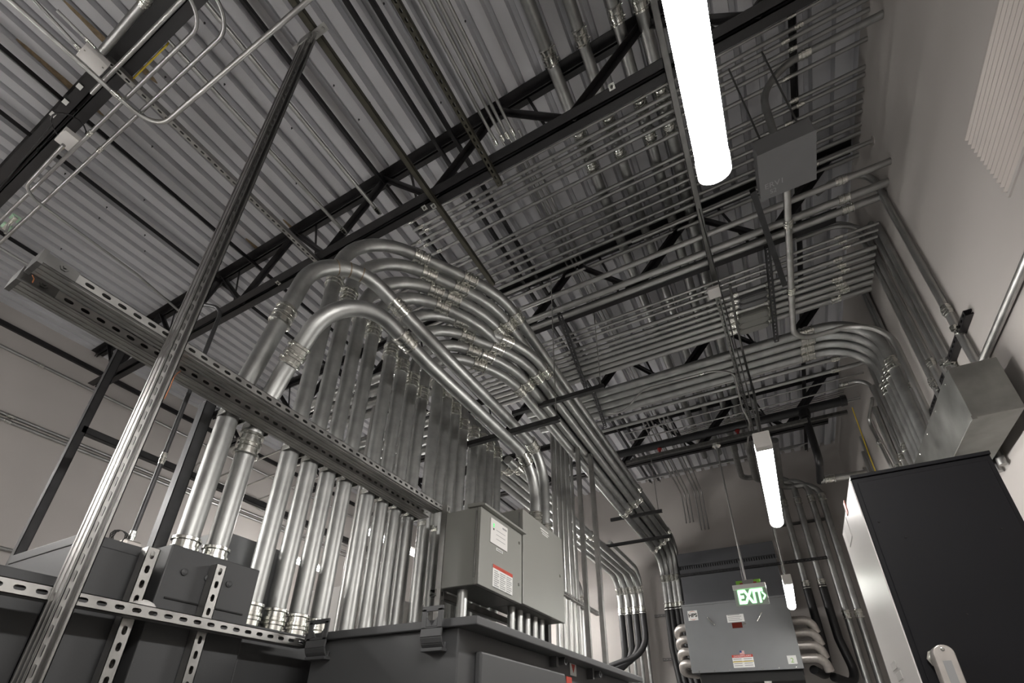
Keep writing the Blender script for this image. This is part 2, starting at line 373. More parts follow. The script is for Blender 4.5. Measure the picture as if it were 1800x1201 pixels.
# ================================================================ FEEDER CONDUITS
XC = -2.11; RB = .0445
G = 'big feeder conduits rising from the switchgear'
def up(px, py, X=XC): return S(px, py, X=X)
g1Y = [1.42, 1.55, 1.68, 1.81]; g1H = [3.19, 3.13, 3.07, 3.01]; g1X = [-1.464, -1.541, -1.609, -1.674]
g2Y = [2.0, 2.13, 2.26, 2.39]; g2H = [3.03, 2.97, 2.91, 2.85]; g2X = [-1.473, -1.544, -1.635, -1.704]
cpa = [(740, 455), (754.5, 482), (768, 509), (781, 533)]; cpb = [(825, 493), (810, 507), (798, 523), None]; cpc = [(908, 556), (893.5, 570), (878, 580), None]
cma = [(809, 570), (821, 592), (835.6, 612), (846.8, 634.6)]; cmb = [(888, 601), (872, 613.5), (860, 622), None]; cmc = [(959, 653.5), (943.5, 662), (927, 674.5), (913.5, 685.6)]
cbv = [(497, 0)]
for grp, (Ys, Hs, Xs, A, B, D, slope, base, nm) in enumerate([(g1Y, g1H, g1X, cpa, cpb, cpc, 1.6, .42, 'front four'), (g2Y, g2H, g2X, cma, cmb, cmc, 1.54, .3, 'second four')]):
    for i in range(4):
        Y, H, X = Ys[i], Hs[i], Xs[i]; Y2 = Y + slope * (X - XC)
        Ye = 8.62 if grp == 0 else 8.5
        if grp == 0: pts = [(XC, Y, base), (XC, Y, H), (X, Y2, H), (X, 8.8, H), (X, 8.8, .0)]
        else: pts = [(XC, Y, base), (XC, Y, H), (X, Y2, H), (X, 8.62, H), (X, 8.62, 1.95)]
        cps = [S(*A[i], h=H)] + ([S(*B[i], h=H)] if B[i] else []) + ([S(*D[i], h=H)] if D[i] else [])
        cps += [(XC, Y, H - .56 + .02 * i), (X, 6.45, H), (X, Ye - .35, H)]
        if grp == 0: cps += [(XC, Y, base + .05)]
        else: cps += [(X, 8.62, 2.46), (X, 8.62, 1.99)]
        conduit(pts, RB, 'large conduit arching over toward the back wall, %s of the %s feeders' % (ORD[i], nm), 'rigid', [.46, .9, .36], cps, G, seg=10)
g3Y = [2.57, 2.70, 2.83, 2.96]; g4P = [(829.5, 820), (845, 820), (858.5, 820), (872.5, 820)]
for i, Y in enumerate(g3Y):
    H = 2.62
    conduit([(XC, Y, .3), (XC, Y, H + .3), (XC - 1.6, Y, H + .3)], RB, 'vertical feeder conduit %s in the third four, left of the control boxes' % ORD[i], 'rigid', .42, [(XC, Y, H - .2), (XC, Y, H + .02 - .08 * i)][1:], G)
for i, (px, py) in enumerate(g4P):
    Y = up(px, py).y; H = 2.72
    conduit([(XC, Y, .3), (XC, Y, H), (XC - 1.6, Y, H)], RB, 'vertical feeder conduit %s in the fourth four, above the control boxes' % ORD[i], 'rigid', .3, [(XC, Y, 2.42)], G)
# galvanized lower lengths of the front feeders are the same pipes; two nearest ones dive into the control box
A1 = [(XC, 1.062, .60), (XC, 1.062, 1.403), (-1.914, 1.18, 2.671), (-1.637, 1.92, 2.269), (-1.637, 3.60, 2.313), (-1.637, 3.60, 1.49)]
A2 = [(XC, 1.192, .60), (XC, 1.192, 1.469), (-1.619, 1.15, 2.094), (-1.598, 1.825, 2.031), (-1.598, 3.332, 2.077), (-1.598, 3.332, 1.49)]
oA = conduit(A1, RB, 'nearest big conduit, bent over in a high arch and down into the taller control box', 'rigid', [.768, .795, .876, .34], [S(498, 551, X=-2.0), S(702, 542, X=-1.70), S(935, 785, X=-1.637), (-1.637, 3.60, 1.56), (XC, 1.062, .66)], G, seg=12)
pA = fillet(A1, [.768, .795, .876, .34], 12)
for px, py in [(590, 475), (615, 472), (634, 480)]:
    best = min(range(len(pA)), key=lambda q_: ((RM @ pA[q_])[0] / (RM @ pA[q_])[2] * F + PX - px) ** 2 + ((RM @ pA[q_])[1] / (RM @ pA[q_])[2] * F + PY - py) ** 2)
    p_, t_ = pA[best], (pA[best + 1] - pA[best - 1]).normalized()
    MB().lathe(p_, t_, [(-.003, RB * 1.0), (-.003, RB * 1.012), (.003, RB * 1.012), (.003, RB * 1.0)], 24).build('rust_band', 'rust', oA)
conduit(A2, RB, 'second nearest big conduit, lower arch, down into the taller control box', 'rigid', [.9, .441, .585, .34], [S(517, 625, X=-1.98), S(712, 597, X=-1.605), S(922, 805, X=-1.598), (-1.598, 3.332, 1.56), (XC, 1.192, 1.24), (XC, 1.192, .66)], G, seg=12)
# clamps of the feeders on the rails
ci = 0
for Y in [1.062, 1.192] + g1Y + g2Y + g3Y[:2]:
    mb = MB(); n = 9
    for k in range(n):
        a0 = -PI / 2 + PI * k / n * 1.0; a1 = -PI / 2 + PI * (k + 1) / n
        p0 = V((XC - math.cos(a0) * (RB + .002), Y + math.sin(a0) * (RB + .002), 1.325)); p1 = V((XC - math.cos(a1) * (RB + .002), Y + math.sin(a1) * (RB + .002), 1.325))
        mb.obox(p0, p1, .032, .003, (p0 + p1) / 2 - V((XC, Y, 1.325)))
    for sg in (-1, 1): mb.box(XC + .0, XC + .054, Y + sg * (RB + .001), Y + sg * (RB + .005), 1.309, 1.341)
    tag(mb.build('strut_clamp', 'zinc'), 'zinc clamp holding the %s feeder conduit from the post to the double rail' % ORD[ci], 'clamp', 'clamps along the double rail'); ci += 1
# long feeders running beneath to the back wall, with elbows and black flexible ends
for i in range(4):
    X = -2.07 - .122 * i; H = 2.43 + .02 * i; Yd = 8.40
    o = conduit([(X, 3.70 - .03 * i, H), (X, Yd, H + .02), (X, Yd, 1.88)], RB, 'long level feeder conduit bent down at the back wall, %s from the control boxes' % ORD[i], 'rigid', .42, [(X, 3.9, H), (X, 6.05, H), (X, Yd, 2.30), (X, Yd, 1.93)], 'level feeder conduits at the back')
    conduit([(X, Yd, 1.90), (X, Yd, 1.25 - .05 * i), (X - .75 + .1 * i, Yd - .1, 1.02 - .1 * i)], .052, 'black flexible conduit curving under, %s from the control boxes' % ORD[i], 'flex', .4, (), 'black flexible conduit tails', name='flexible_conduit')
for i in range(4):
    X = -2.07 - .122 * i
    conduit([(X - .1, 8.86, HF + .02), (X - .1, 8.86, 2.75), (X - .1, 7.2, 2.75)], .03, 'conduit hugging the back wall behind the black tails, %s from the side transformer' % ORD[i], 'rigid', .3, (), 'back wall conduits behind the tails')
for i in range(4):
    X = g2X[i]
    conduit([(X, 8.62, 1.97), (X, 8.60, 1.3), (X + .1, 8.45, .75 - .06 * i)], .052, 'black flexible conduit beside the wall transformer, %s from it' % ORD[i], 'flex', .4, (), 'black flexible conduits by the wall transformer', name='flexible_conduit')

# ================================================================ CROSSING CONDUITS ABOVE
def cross(px, py, h, r, label, x0, x1, m='emt', cpx=(), grp=None):
    """conduit running across the room through the sighted point, at height h, from X=x0 to x1"""
    Y = S(px, py, h=h).y
    return conduit([(x0, Y, h), (x1, Y, h)], r, label, m, .1, [(S(x, y, h=h).x, Y, h) for x, y in cpx], grp)
GU = 'thin conduits crossing just under the deck'
uy = [241, 260, 273, 289, 303.5, 328, 365.6, 375.7, 395.7, 411, 424.6, 442, 453.5, 470, 484]
uleft = [(712, 401), (727, 405.7), (736.7, 411), (723, 432), (735.6, 437), (759, 447)]
hU = 4.39
for i, y in enumerate(uy):
    r = .0095 if i == 0 else (.0155 if i < 12 else .019)
    x0 = S(*uleft[i], h=hU).x if i < 6 else -3.4
    cps = []
    if i < 6: cps = [(S(uleft[i][0] + 14, uleft[i][1] - 7, h=hU))]
    xx = 1425 + (i * 7) % 20
    Y = S(1000, y, h=hU).y
    cps = [(c.x, Y, hU) for c in cps] + [(.93 + .05 * math.sin(i * 2.1), Y, hU)]
    conduit([(x0, Y, hU), (XR - .002, Y, hU)], r, 'thin conduit just under the deck, %s from the joist over the feeder arch' % ORD[i], 'emt', .1, cps, GU)
GB = 'three thick conduits crossing together'
hB = 3.745
for i, (px, py, r) in enumerate([(1000, 510, .024), (1000, 537, .030), (1000, 553, .030)]):
    cross(px, py, hB, r, '%s thick crossing conduit, of the three together beyond the thin ones' % ORD[i], -2.4, XR - .002, 'emt', [(1478 + 6 * i, 322 + 22 * i)], GB)
GC = 'crossing conduits with oval fittings'
hC = 3.62
for i, (y, r) in enumerate([(483, .012), (493, .012), (503, .014), (519, .02), (530, .02), (540, .02), (550, .024), (561, .03), (571, .03), (582, .03)]):
    Y = S(1292, y, h=hC).y
    cps = [] if i < 3 else [(S(1290, y, h=hC).x, Y, hC), (S(1352, y - 20, h=hC).x, Y, hC)]
    cps.append((1.05 + .03 * (i % 3), Y, hC))
    conduit([(-2.6, Y, hC), (1.325, Y, hC)], r, 'crossing conduit in the middle layer, %s from the three thick ones' % ORD[i], 'emt', .1, cps, GC)
    if i >= 4 and i != 6:
        xa, xb = S(1305, y - 5, h=hC).x, S(1342, y - 16, h=hC).x; R_ = r * 1.5; mb = MB(); n = 10
        out = [(xa + R_ * math.cos(a), R_ * math.sin(a)) for a in [PI / 2 + PI * k / n for k in range(n + 1)]] + [(xb + R_ * math.cos(a), R_ * math.sin(a)) for a in [-PI / 2 + PI * k / n for k in range(n + 1)]]
        mb.prism(out, (0, Y, hC - R_ * 1.0), (1, 0, 0), (0, 1, 0), (0, 0, 1), R_ * 2)
        t = tag(mb.build('oval_fitting', 'boxgrey' if i >= 7 else 'jbgrey', bevel=.006), 'oval conduit fitting with flat cover on the %s crossing conduit' % ORD[i], 'fitting', 'oval conduit fittings')
        MB().prism([(a * 1.0 if False else (a - (xa + xb) / 2) * .9 + (xa + xb) / 2, b * .86) for a, b in out], (0, Y, hC - R_ * 1.0 - .006), (1, 0, 0), (0, 1, 0), (0, 0, 1), .006).build('cover_plate', 'boxgrey' if i >= 7 else 'jbgrey', t)
GD = 'big crossing conduits that turn down the side wall'
hD = 3.60
for i, y in enumerate([634, 647, 660, 673]):
    Y = S(1250, y, h=hD).y; xe = XR - .065
    conduit([(-2.3, Y, hD), (xe, Y, hD), (xe, Y + .02, -.6)], .047, 'big crossing conduit turned down the side wall, %s from the oval fittings' % ORD[i], 'rigid', .46, [(.80 + .01 * (i % 2), Y, hD), (xe, Y + .01, 2.98), (xe, Y, 1.5)], GD, seg=10)
GE = 'crossing conduits beyond the big ones'
for i, (px, py, r) in enumerate([(1250, 679, .024), (1250, 690, .024), (1250, 708, .024)]):
    cross(px, py, hD, r, '%s pale crossing conduit beyond the big wall-turning ones' % ORD[i], -1.9 if i < 2 else -1.75, XR - .002, 'emt', [(1468, 627 + 7 * i + (11 if i == 2 else 0))], GE)
GF = 'thin conduits under the deck at the back wall'
for i in range(5):
    conduit([(-1.9, 8.42 - .035 * i, 4.36 - .028 * i), (.95 - .05 * i, 8.42 - .035 * i, 4.36 - .028 * i)], .0115, 'thin crossing conduit high at the back wall, %s from the deck' % ORD[i], 'emt', .1, (), GF)
for i in range(4):
    conduit([(-.9, 7.0 + .05 * i, 4.3), (XR - .002, 7.0 + .05 * i, 4.3)], .0095, 'thin crossing conduit beside the last joist, %s from the joist' % ORD[i], 'emt', .1, [(.35, 7.0 + .05 * i, 4.3)], 'thin conduits beside the last joist')
for i, (px, py) in enumerate([(1180, 742), (1200, 752), (1220, 768), (1190, 778)]):
    cross(px, py, 3.74, .0095, 'lone thin conduit among the far joists, %s toward the back wall' % ORD[i], -1.4, XR - .002, 'emt', (), 'lone thin far conduits')
# ---- conduits along the room under the deck
GY = 'conduits running lengthwise under the deck'
hy = 3.93
for i, (a, b, lab) in enumerate([((371, 19), (676, 384), 'bright lengthwise conduit ending at the joist, nearer the bracket post'), ((269, 48), (611, 410), 'bright lengthwise conduit ending at the joist, between post and looped conduits')]):
    X = (S(*a, h=hy).x + S(*b, h=hy).x) / 2
    conduit([(X, -1.2 if i == 0 else .17, hy), (X, 1.80, hy)], .0155, lab, 'galv', .1, [(X, 1.76, hy)], GY)
X = -.802 * hy
conduit([(X, .5, hy), (X, 2.9, hy)], .011, 'thin lengthwise conduit with a coupling behind the post', 'emt', .1, [S(395, 337, h=hy)], GY)
conduit([(-5.0, .95, 3.5), (-5.0, -1.0, 3.5)], .012, 'lengthwise conduit over the left aisle', 'emt', .1, (), GY)
for i, px in enumerate([738, 757, 770, 786]):
    X = S(px, 0, h=4.3).x
    conduit([(X, -1.4, 4.3), (X, 1.93, 4.3)], .0135, 'slim lengthwise conduit of four meeting the joist, %s from the wavy strut' % ORD[i], 'emt', .1, [(X, 1.92, 4.3)], 'four slim lengthwise conduits')
    conduit([(X + .01, 2.0, 4.46), (X + .01, 6.6, 4.46)], .010, 'slim lengthwise conduit above the crossing ones, %s in its set' % ORD[i], 'emt', .1, (), 'slim conduits beyond the joist')
for i, (px, py, r) in enumerate([(927, 0, .046), (1000, 0, .042), (1076, 0, .042), (1124, 0, .046)]):
    X = S(px, py, h=4.46).x
    conduit([(X, -1.45, 4.46), (X, 8.3, 4.46)], r, 'thick lengthwise pipe passing through the joist near the lamp, %s from the slim four' % ORD[i], 'rigid', .1, [(X, 1.66, 4.46), (X, 2.3, 4.46), (X, 2.55, 4.46)], 'thick lengthwise pipes')
# conduits dropping on the back wall
for i in range(6):
    X = -1.22 + .062 * i + (.05 if i > 2 else 0); hb = 3.35 + .0 * i + (.18 if i < 3 else 0)
    conduit([(X, 6.2, 4.12), (X, 8.93, 4.12), (X, 8.93, hb)], .0125, 'slim conduit turned down the back wall at the deck, %s in the set' % ORD[i], 'emt', .12, (), 'slim conduits at the back wall top')
# ---- looped conduits by the near joist
hl = 3.6; GL = 'looped conduits at the near joist'
conduit([S(-30, -42, h=hl), (-3.03, .47, hl), S(575, -28, h=hl)], .0145, 'bright conduit with the widest turn below the near joist', 'galv', .16, [S(201, 169, h=hl)], GL)
conduit([(-5.6, .27, hl + .03), (-2.17, .27, hl + .03), (-2.17, -.6, hl + .03)], .0115, 'looped conduit below the near joist with the tighter turn', 'emt', .15, [S(162, 237, h=hl + .03)], GL)
conduit([(-5.2, .36, hl + .03), (-2.04, .36, hl + .03), (-2.04, -.6, hl + .03)], .0115, 'looped conduit below the near joist with the outer turn of the pair', 'emt', .17, [S(187, 272, h=hl + .03)], GL)
conduit([(-3.2, .15, hl + .04), (-1.2, .15, hl + .04)], .0125, 'straight conduit alongside the looped pair', 'emt', .1, (), GL)
conduit([S(112, 255, h=hl - .03), S(38, 335, h=hl - .03), S(240, 482, h=hl - .03), S(330, 560, h=hl - .03)], .0115, 'conduit bent sharply back below the pale square box', 'emt', .13, (), GL)
conduit([S(60, 0, h=3.72), S(180, 130, h=3.72)], .012, 'short conduit leading into the white box', 'emt', .1, [S(150, 80, h=3.72)], GL)
conduit([S(100, 18, h=3.72), (-2.98, .06, 3.72)], .010, 'second short conduit beside the white box', 'emt', .1, [S(143, 90, h=3.72)], GL)
conduit([S(320, -75, h=3.68), S(180, 90, h=3.68)], .022, 'thick short pipe along the near joist', 'rigid', .1, [S(255, 2, h=3.68)], GL)
# boxes at the joist
def small_box(name, c, sx, sy, sz, m, label, cat, rot=0):
    t = MB().box(c[0] - sx / 2, c[0] + sx / 2, c[1] - sy / 2, c[1] + sy / 2, c[2] - sz / 2, c[2] + sz / 2).build(name, m, bevel=.004)
    return tag(t, label, cat)
b = small_box('junction_box', S(165, 104, h=3.70), .11, .13, .05, 'white', 'white rectangular box on the near joist beside the looped conduits', 'box')
c = S(165, 104, h=3.674); MB().lathe((c.x, c.y + .05, 3.676), (0, 0, -1), [(0, .005), (.003, .005)], 8).build('cover_screw', 'zinc', b); MB().lathe((c.x, c.y - .05, 3.676), (0, 0, -1), [(0, .005), (.003, .005)], 8).build('cover_screw', 'zinc', b)
b = small_box('junction_box', S(122, 247, h=3.66), .13, .11, .055, 'white', 'pale square box with a cable loop under the near joist', 'box')
c = S(122, 247, h=3.632); plate('cover_plate', 'white', b, (c.x, c.y, 3.632), (1, 0, 0), (0, -1, 0), .115, .095, .003)
c = S(120, 225, h=3.68)
tag(MB().tube([V((c.x + .12 * math.cos(a), c.y + .09 * math.sin(a), 3.68 + .01 * math.sin(2 * a))) for a in [2 * PI * k / 20 * 1.35 for k in range(21)]], .005, 6).build('cable_loop', 'blackp'), 'black cable looped beside the pale square box', 'cable')
b = thing('sprinkler_bracket', 'small fitting with pale green pads at the far left', 'fitting', S(20, 393, h=3.3))
c = S(18, 392, h=3.3)
MB().box(c.x - .10, c.x + .10, c.y - .012, c.y + .012, 3.29, 3.302).build('bar', 'zinc', b)
for dx in (-.07, .07): MB().box(c.x + dx - .03, c.x + dx + .03, c.y - .025, c.y + .025, 3.30, 3.315).build('pad', mat('pale_green_pad', (.42, .62, .45), .5), b)
MB().tube([c + V((0, 0, -.01)), c + V((.02, .01, -.12))], .008, 8).build('nozzle', 'zinc', b)
# ---- struts under the joists
strut((-1.745, -1.0, 3.765), (-1.745, 2.78, 3.765), (0, 0, -1), 'olive slotted strut under the joists that holds the post bracket', 'olive', slots=False)
strut((-1.215, -1.0, 3.765), (-1.215, 1.98, 3.765), (0, 0, -1), 'wavy-edged slotted strut under the joists near the slim four', 'olive')
strut((-3.02, .1, 3.765), (-3.02, 2.3, 3.765), (0, 0, -1), 'slotted strut under the joists beside the looped conduits', 'strutb')
for i, (px, py) in enumerate([(746, 365), (762, 362), (489, 497), (1075, 152)]):
    c = S(px, py, h=3.745)
    q = tag(MB().box(c.x - .02, c.x + .02, c.y - .02, c.y + .02, 3.74, 3.746).build('square_washer', 'zinc'), 'square washer under the joist strut, ' + ['left one of the pair at the olive strut', 'right one of the pair at the olive strut', 'alone above the nearest arch', 'alone near the lamp'][i], 'washer', 'square washers')
    MB().lathe((c.x, c.y, 3.74), (0, 0, -1), [(0, .01), (.006, .01), (.006, .005), (.016, .005)], 6).build('nut', 'strut', q)
strut((.10, -.4, 3.66), (.10, 2.05 * 1.84, 3.66), (0, 0, -1), 'long strut carrying the lamps, beside the nearest lamp', 'strut', slots=False)
strut((.085, 3.55, 3.5), (.16, 6.3, 3.55), (0, 0, -1), 'slotted strut carrying the farther lamps', 'strut')
b = small_box('junction_box', S(1255, 514, h=3.45), .10, .10, .05, 'white', 'white switch box hanging from the lamp strut', 'box')
c = S(1255, 514, h=3.42); plate('cover_plate', 'white', b, (c.x, c.y, 3.424), (1, 0, 0), (0, -1, 0), .085, .085, .003)
strut((.44, 2.72, 3.50), (.60, 3.75, 3.50), (-1, 0, 0), 'dark slotted hanger strut beside the grey pull box', 'dstrut', group='hanger struts')
qa, qb = S(985, 560, h=3.55), S(1030, 685, h=3.55)
strut((qa.x, qa.y, 3.55), (qb.x, qb.y, 3.55), (0, 0, -1), 'dark slotted strut under the middle crossing conduits at their near ends', 'dstrut')
qa, qb = S(1042, 688, h=3.52), S(1064, 752, h=3.52)
strut((qa.x, qa.y, 3.52), (qb.x, qb.y, 3.52), (0, 0, -1), 'dark slotted strut under the big crossing conduits', 'dstrut')
strut((.52, 3.3, 3.50), (.52, 4.5, 3.5), (0, 0, -1), 'slotted strut under the oval conduit bodies', 'dstrut')
# trapeze for the long feeders
strut((-2.05, 2.95, 2.20), (-1.21, 2.95, 2.20), (0, -1, 0), 'dark trapeze bar crossing under the long feeders, at the control boxes', 'dstrut', slots=False)
rod((-1.235, 2.97, 2.2), (-1.235, 2.97, 3.8), 'thin hanger rod at the trapeze bar end')
strut((-1.95, 3.55, 2.86), (-1.0, 3.55, 2.86), (0, -1, 0), 'short dark trapeze bar under the upper feeders', 'dstrut', slots=False)
rod((-1.03, 3.57, 2.86), (-1.03, 3.57, 3.8), 'thin hanger rod at the short trapeze bar')
strut((-1.95, 6.6, 2.86), (-1.2, 6.6, 2.86), (0, -1, 0), 'far trapeze bar under the feeders before the back wall', 'dstrut', slots=False)
rod((-1.25, 6.62, 2.86), (-1.25, 6.62, 3.8), 'thin hanger rod at the far trapeze bar')
strut((-2.6, 7.0, 2.62), (-1.2, 7.0, 2.62), (0, -1, 0), 'dark cross strut behind the far uprights', 'dstrut', slots=False)
# uprights around the control boxes
strut((-1.70, 3.78, .38), (-1.70, 3.78, 2.25), (1, 0, 0), 'dark upright strut at the bend into the taller control box', 'dstrut', slots=False, d=.06, w=.06)
strut((-1.80, 2.43, .39), (-1.80, 2.43, 1.36), (1, 0, 0), 'bright slotted upright at the left side of the control boxes', 'strutb')
strut((-1.55, 4.75, .38), (-1.55, 4.75, 2.9), (1, 0, 0), 'tall bright strut upright right of the taller control box', 'strutb', slots=False, w=.06)
c = S(1028, 950, Y=4.5)
strut((c.x, 4.5, .38), (c.x, 4.5, 2.9), (1, 0, 0), 'slimmer bright strut upright beside the small conduits', 'strutb', slots=False)
strut((-1.88, 4.25, 1.29), (-1.88, 5.6, 1.29), (1, 0, 0), 'slotted rail behind the small conduits, right of the control boxes', 'strutb')
for i in range(5):
    X = -1.93; Y = 4.50 + .14 * i
    conduit([(X, Y, .30), (X, Y, 3.5)], .027 if i < 4 else .02, 'small bright conduit right of the taller control box, %s from it' % ORD[i], 'galv', .25, [(X, Y, .42)], 'small bright conduits by the control boxes')
for i in range(2):
    X = -2.0 + .0 * i; Y = 5.1 + .16 * i
    conduit([(X, Y, .3), (X, Y, 1.75), (X - 1.2, Y - .3, 1.75)], .055, 'big elbow conduit behind the uprights, %s from the small conduits' % ORD[i], 'galv', .3, [(X, Y, 1.35), (X, Y, .42)], 'elbow conduits behind the uprights')
for i in range(5):
    X = -2.38 - .02 * i; Y = 2.2 + .42 * i
    conduit([(X, Y, .2), (X, Y, 2.2)], .03, 'bright conduit glimpsed behind the feeder row, %s from the post' % ORD[i], 'galv', .1, (), 'conduits behind the feeder row')
# ================================================================ TRANSFORMER IN FRONT
t = thing('dry_transformer', 'large dark grey floor transformer with lifting hooks, in front of the feeders', 'transformer', (-1.4, 2.5, HF))
x0, x1, y0, y1, ht = -1.80, -.953, 1.498, 3.655, .385
MB().box(x0 + .03, x1 - .085, y0 + .02, y1 - .05, HF, ht - .03).build('body', 'txgrey', t, .006)
lid = MB().box(x0 - .01, x1, y0, y1, ht - .032, ht).build('lid', 'txgrey', t, .004)
dx = x1 - .085
d = MB().box(dx, dx + .03, y0 + .13, y0 + .92, HF + .1, ht - .10).build('door', 'txgrey', t, .008)
d2 = MB().box(dx, dx + .03, y0 + .95, y0 + 1.95, HF + .1, ht - .14).build('door', 'txgrey', t, .008)
for i, (px, py) in enumerate([(985, 1163), (1047, 1186)]):
    c = S(px, py, X=dx + .03); MB().lathe((c.x - .005, c.y, c.z), (1, 0, 0), [(0, .019), (.034, .019), (.034, .013), (.026, .012)], 18).build('latch_knob', 'txgrey', t)
    MB().box(c.x - .03, c.x + .005, c.y - .06, c.y - .035, c.z - .03, c.z + .03).build('hinge_block', 'txgrey', t)
c = S(1007, 1175, X=dx + .001); pl = plate('warning_label', 'sticker', t, (dx + .001, c.y, c.z), (0, 1, 0), (0, 0, 1), .085, .075)
MB().prism([(-.025, .02), (.025, .02), (.0, -.022)], (dx + .003, c.y, c.z - .002), (0, 1, 0), (0, 0, 1), (1, 0, 0), .001).build('triangle', 'redink', pl)
c = S(1000, 1196, X=dx + .031); plate('danger_label', 'redink', t, (dx + .031, c.y, c.z), (0, 1, 0), (0, 0, 1), .07, .03)
def hook(pl_, pr_, pb, parent):
    a, b = S(*pl_, Y=y0 - .005), S(*pr_, Y=y0 - .005); bot = S(*pb, Y=y0 - .005).z; xa, xb = a.x, b.x; zt = a.z; zl = ht - .035
    mb = MB(); Yo = y0 - .014
    # plate with a D-shaped eye, stepping back under the lid to a flange
    n = 8; cx = (xa + xb) / 2; w = (xb - xa) / 2; eye_t, eye_b = zt - .02, zt - .075
    out = [(-w, zl), (w, zl), (w, zt - .012), (w - .012, zt), (-w + .012, zt), (-w, zt - .012)]
    for x_, z0_, z1_ in ((-w, zl, zt - .01), (w - .022, zl, zt - .01)): mb.box(cx + x_, cx + x_ + .022, Yo - .008, Yo, z0_, z1_)
    mb.box(cx - w, cx + w, Yo - .008, Yo, zt - .02, zt); mb.box(cx - w, cx + w, Yo - .008, Yo, zl, eye_b)
    for sg in (-1, 1):
        mb.prism([(sg * (w - .022), eye_b), (sg * (w - .022), eye_b + .035), (sg * (w - .05), eye_b)], (cx, Yo - .008, 0), (1, 0, 0), (0, 0, 1), (0, 1, 0), .008)
    steps = [(Yo, zl), (Yo - .002, zl - .03), (Yo + .006, zl - .05), (Yo + .024, zl - .07), (Yo + .028, bot + .02), (Yo + .026, bot)]
    for (ya, za), (yb, zb) in zip(steps, steps[1:]): mb.obox((cx, ya - .004, za), (cx, yb - .004, zb), 2 * w, .008, (0, 1, .3))
    mb.box(cx - w, cx + w, Yo, Yo + .034, bot - .012, bot); mb.build('lifting_hook', 'txgrey', parent, .002)
hook((551, 1092), (585, 1086), (543, 1156), t); hook((748, 1069), (784, 1066), (742, 1141), t)
# ================================================================ CONTROL BOXES
def cbox(Y0, Y1, h0, h1, name, label, hood):
    XB, XFt = -1.81, -1.536
    t = thing(name, label, 'enclosure', (XB, Y0, h0))
    MB().box(XB, XFt - .03, Y0, Y1, h0, h1).build('body', 'boxgrey', t, .004)
    dr = MB().box(XFt - .027, XFt, Y0 - .004, Y1 + .004, h0 - .004, h1 - .004).build('door', 'boxgrey', t, .004)
    MB().box(XB + .008, XFt - .035, Y0 + .008, Y1 - .008, h0 - .003, h0 - .0005).build('gland_plate', 'boxtop', t)
    MB().tube([(XFt - .03, Y0 - .007, h0 + .04), (XFt - .03, Y0 - .007, h1 - .03)], .0045, 8).build('hinge', 'strut', t)
    if hood:
        MB().prism([(XB + .18, h1 + .0), (XFt + .035, h1 - .006), (XFt + .04, h1 + .004), (XFt - .02, h1 + .022), (XB + .18, h1 + .022)], (0, Y0 - .02, 0), (1, 0, 0), (0, 0, 1), (0, 1, 0), Y1 - Y0 + .03).build('rain_hood', 'boxgrey', t)
    return t, dr, XFt
t, dr, XFt = cbox(2.417, 2.965, .802, 1.30, 'control_box', 'shorter grey control box with a white display panel and red-topped label', True)
def quad_plate(name, m, parent, pts, th=.003):
    """flat plate on the door plane through sighted corner points"""
    P = [S(x, y, X=XFt + .001) for x, y in pts]
    ys = sorted((P[0].y + P[3].y) / 2 for _ in (0,)); y0_, y1_ = (P[0].y + P[3].y) / 2, (P[1].y + P[2].y) / 2; z1_, z0_ = (P[0].z + P[1].z) / 2, (P[2].z + P[3].z) / 2
    o = plate(name, m, parent, (XFt + .0005, (y0_ + y1_) / 2, (z0_ + z1_) / 2), (0, 1, 0), (0, 0, 1), abs(y1_ - y0_), abs(z1_ - z0_), th); return o, y0_, y1_, z0_, z1_
o, ya, yb, za, zb = quad_plate('display_panel', 'white', t, [(862.5, 911), (891.5, 929), (890, 969), (860.5, 954)], .006)
for i, f in enumerate((.78, .70)): MB().box(XFt + .006, XFt + .0085, ya + .03, ya + .042, za + (zb - za) * f - .005, za + (zb - za) * f + .005).build('indicator_light', 'led', o)
MB().box(XFt + .006, XFt + .008, ya + .03, ya + .042, za + (zb - za) * .55, za + (zb - za) * .62).build('dark_window', 'ink', o)
MB().box(XFt + .006, XFt + .007, yb - .07, yb - .012, zb - .03, zb - .018).build('nameplate_print', 'greyink', o)
for i in range(3): MB().box(XFt + .006, XFt + .0068, ya + .07, yb - .03, za + .04 + .03 * i, za + .044 + .03 * i).build('print_line', 'greyink', o)
o, *_ = quad_plate('small_label', 'sticker', t, [(872, 963), (883.5, 969.5), (883, 974), (872, 968)])
MB().box(XFt + .0035, XFt + .0043, _[0] + .006, _[1] - .006, _[2] + .004, _[3] - .004).build('print', 'greyink', o)
o, ya, yb, za, zb = quad_plate('instruction_label', 'sticker', t, [(866, 992), (900.5, 1010), (900, 1046.5), (865, 1031)])
MB().box(XFt + .0035, XFt + .0045, ya, yb, zb - .022, zb).build('red_band', 'redink', o)
text('WARNING', 'band_text', 'orange', o, (XFt + .0048, (ya + yb) / 2, zb - .011), (0, 1, 0), (0, 0, 1), .015, .0003)
for cI in range(3):
    for r_ in range(9):
        w_ = (yb - ya) / 3; a_ = ya + .008 + w_ * cI * .97
        MB().box(XFt + .0035, XFt + .0041, a_ + (.01 if cI == 0 else 0), a_ + w_ * (.82 - .2 * ((r_ * 7 + cI) % 3 == 0)), zb - .04 - .013 * r_, zb - .034 - .013 * r_).build('print_line', 'greyink', o)
for px, py in [(912, 955), (911, 1028)]:
    c = S(px, py, X=XFt); MB().lathe((XFt - .001, c.y, c.z), (1, 0, 0), [(0, .011), (.004, .011), (.004, .007), (.002, .006)], 16).build('latch', 'zinc', t)
t2b, dr2, XFt = cbox(2.992, 3.71, .812, 1.512, 'control_box', 'taller plain grey control box with conduits entering its top', False)
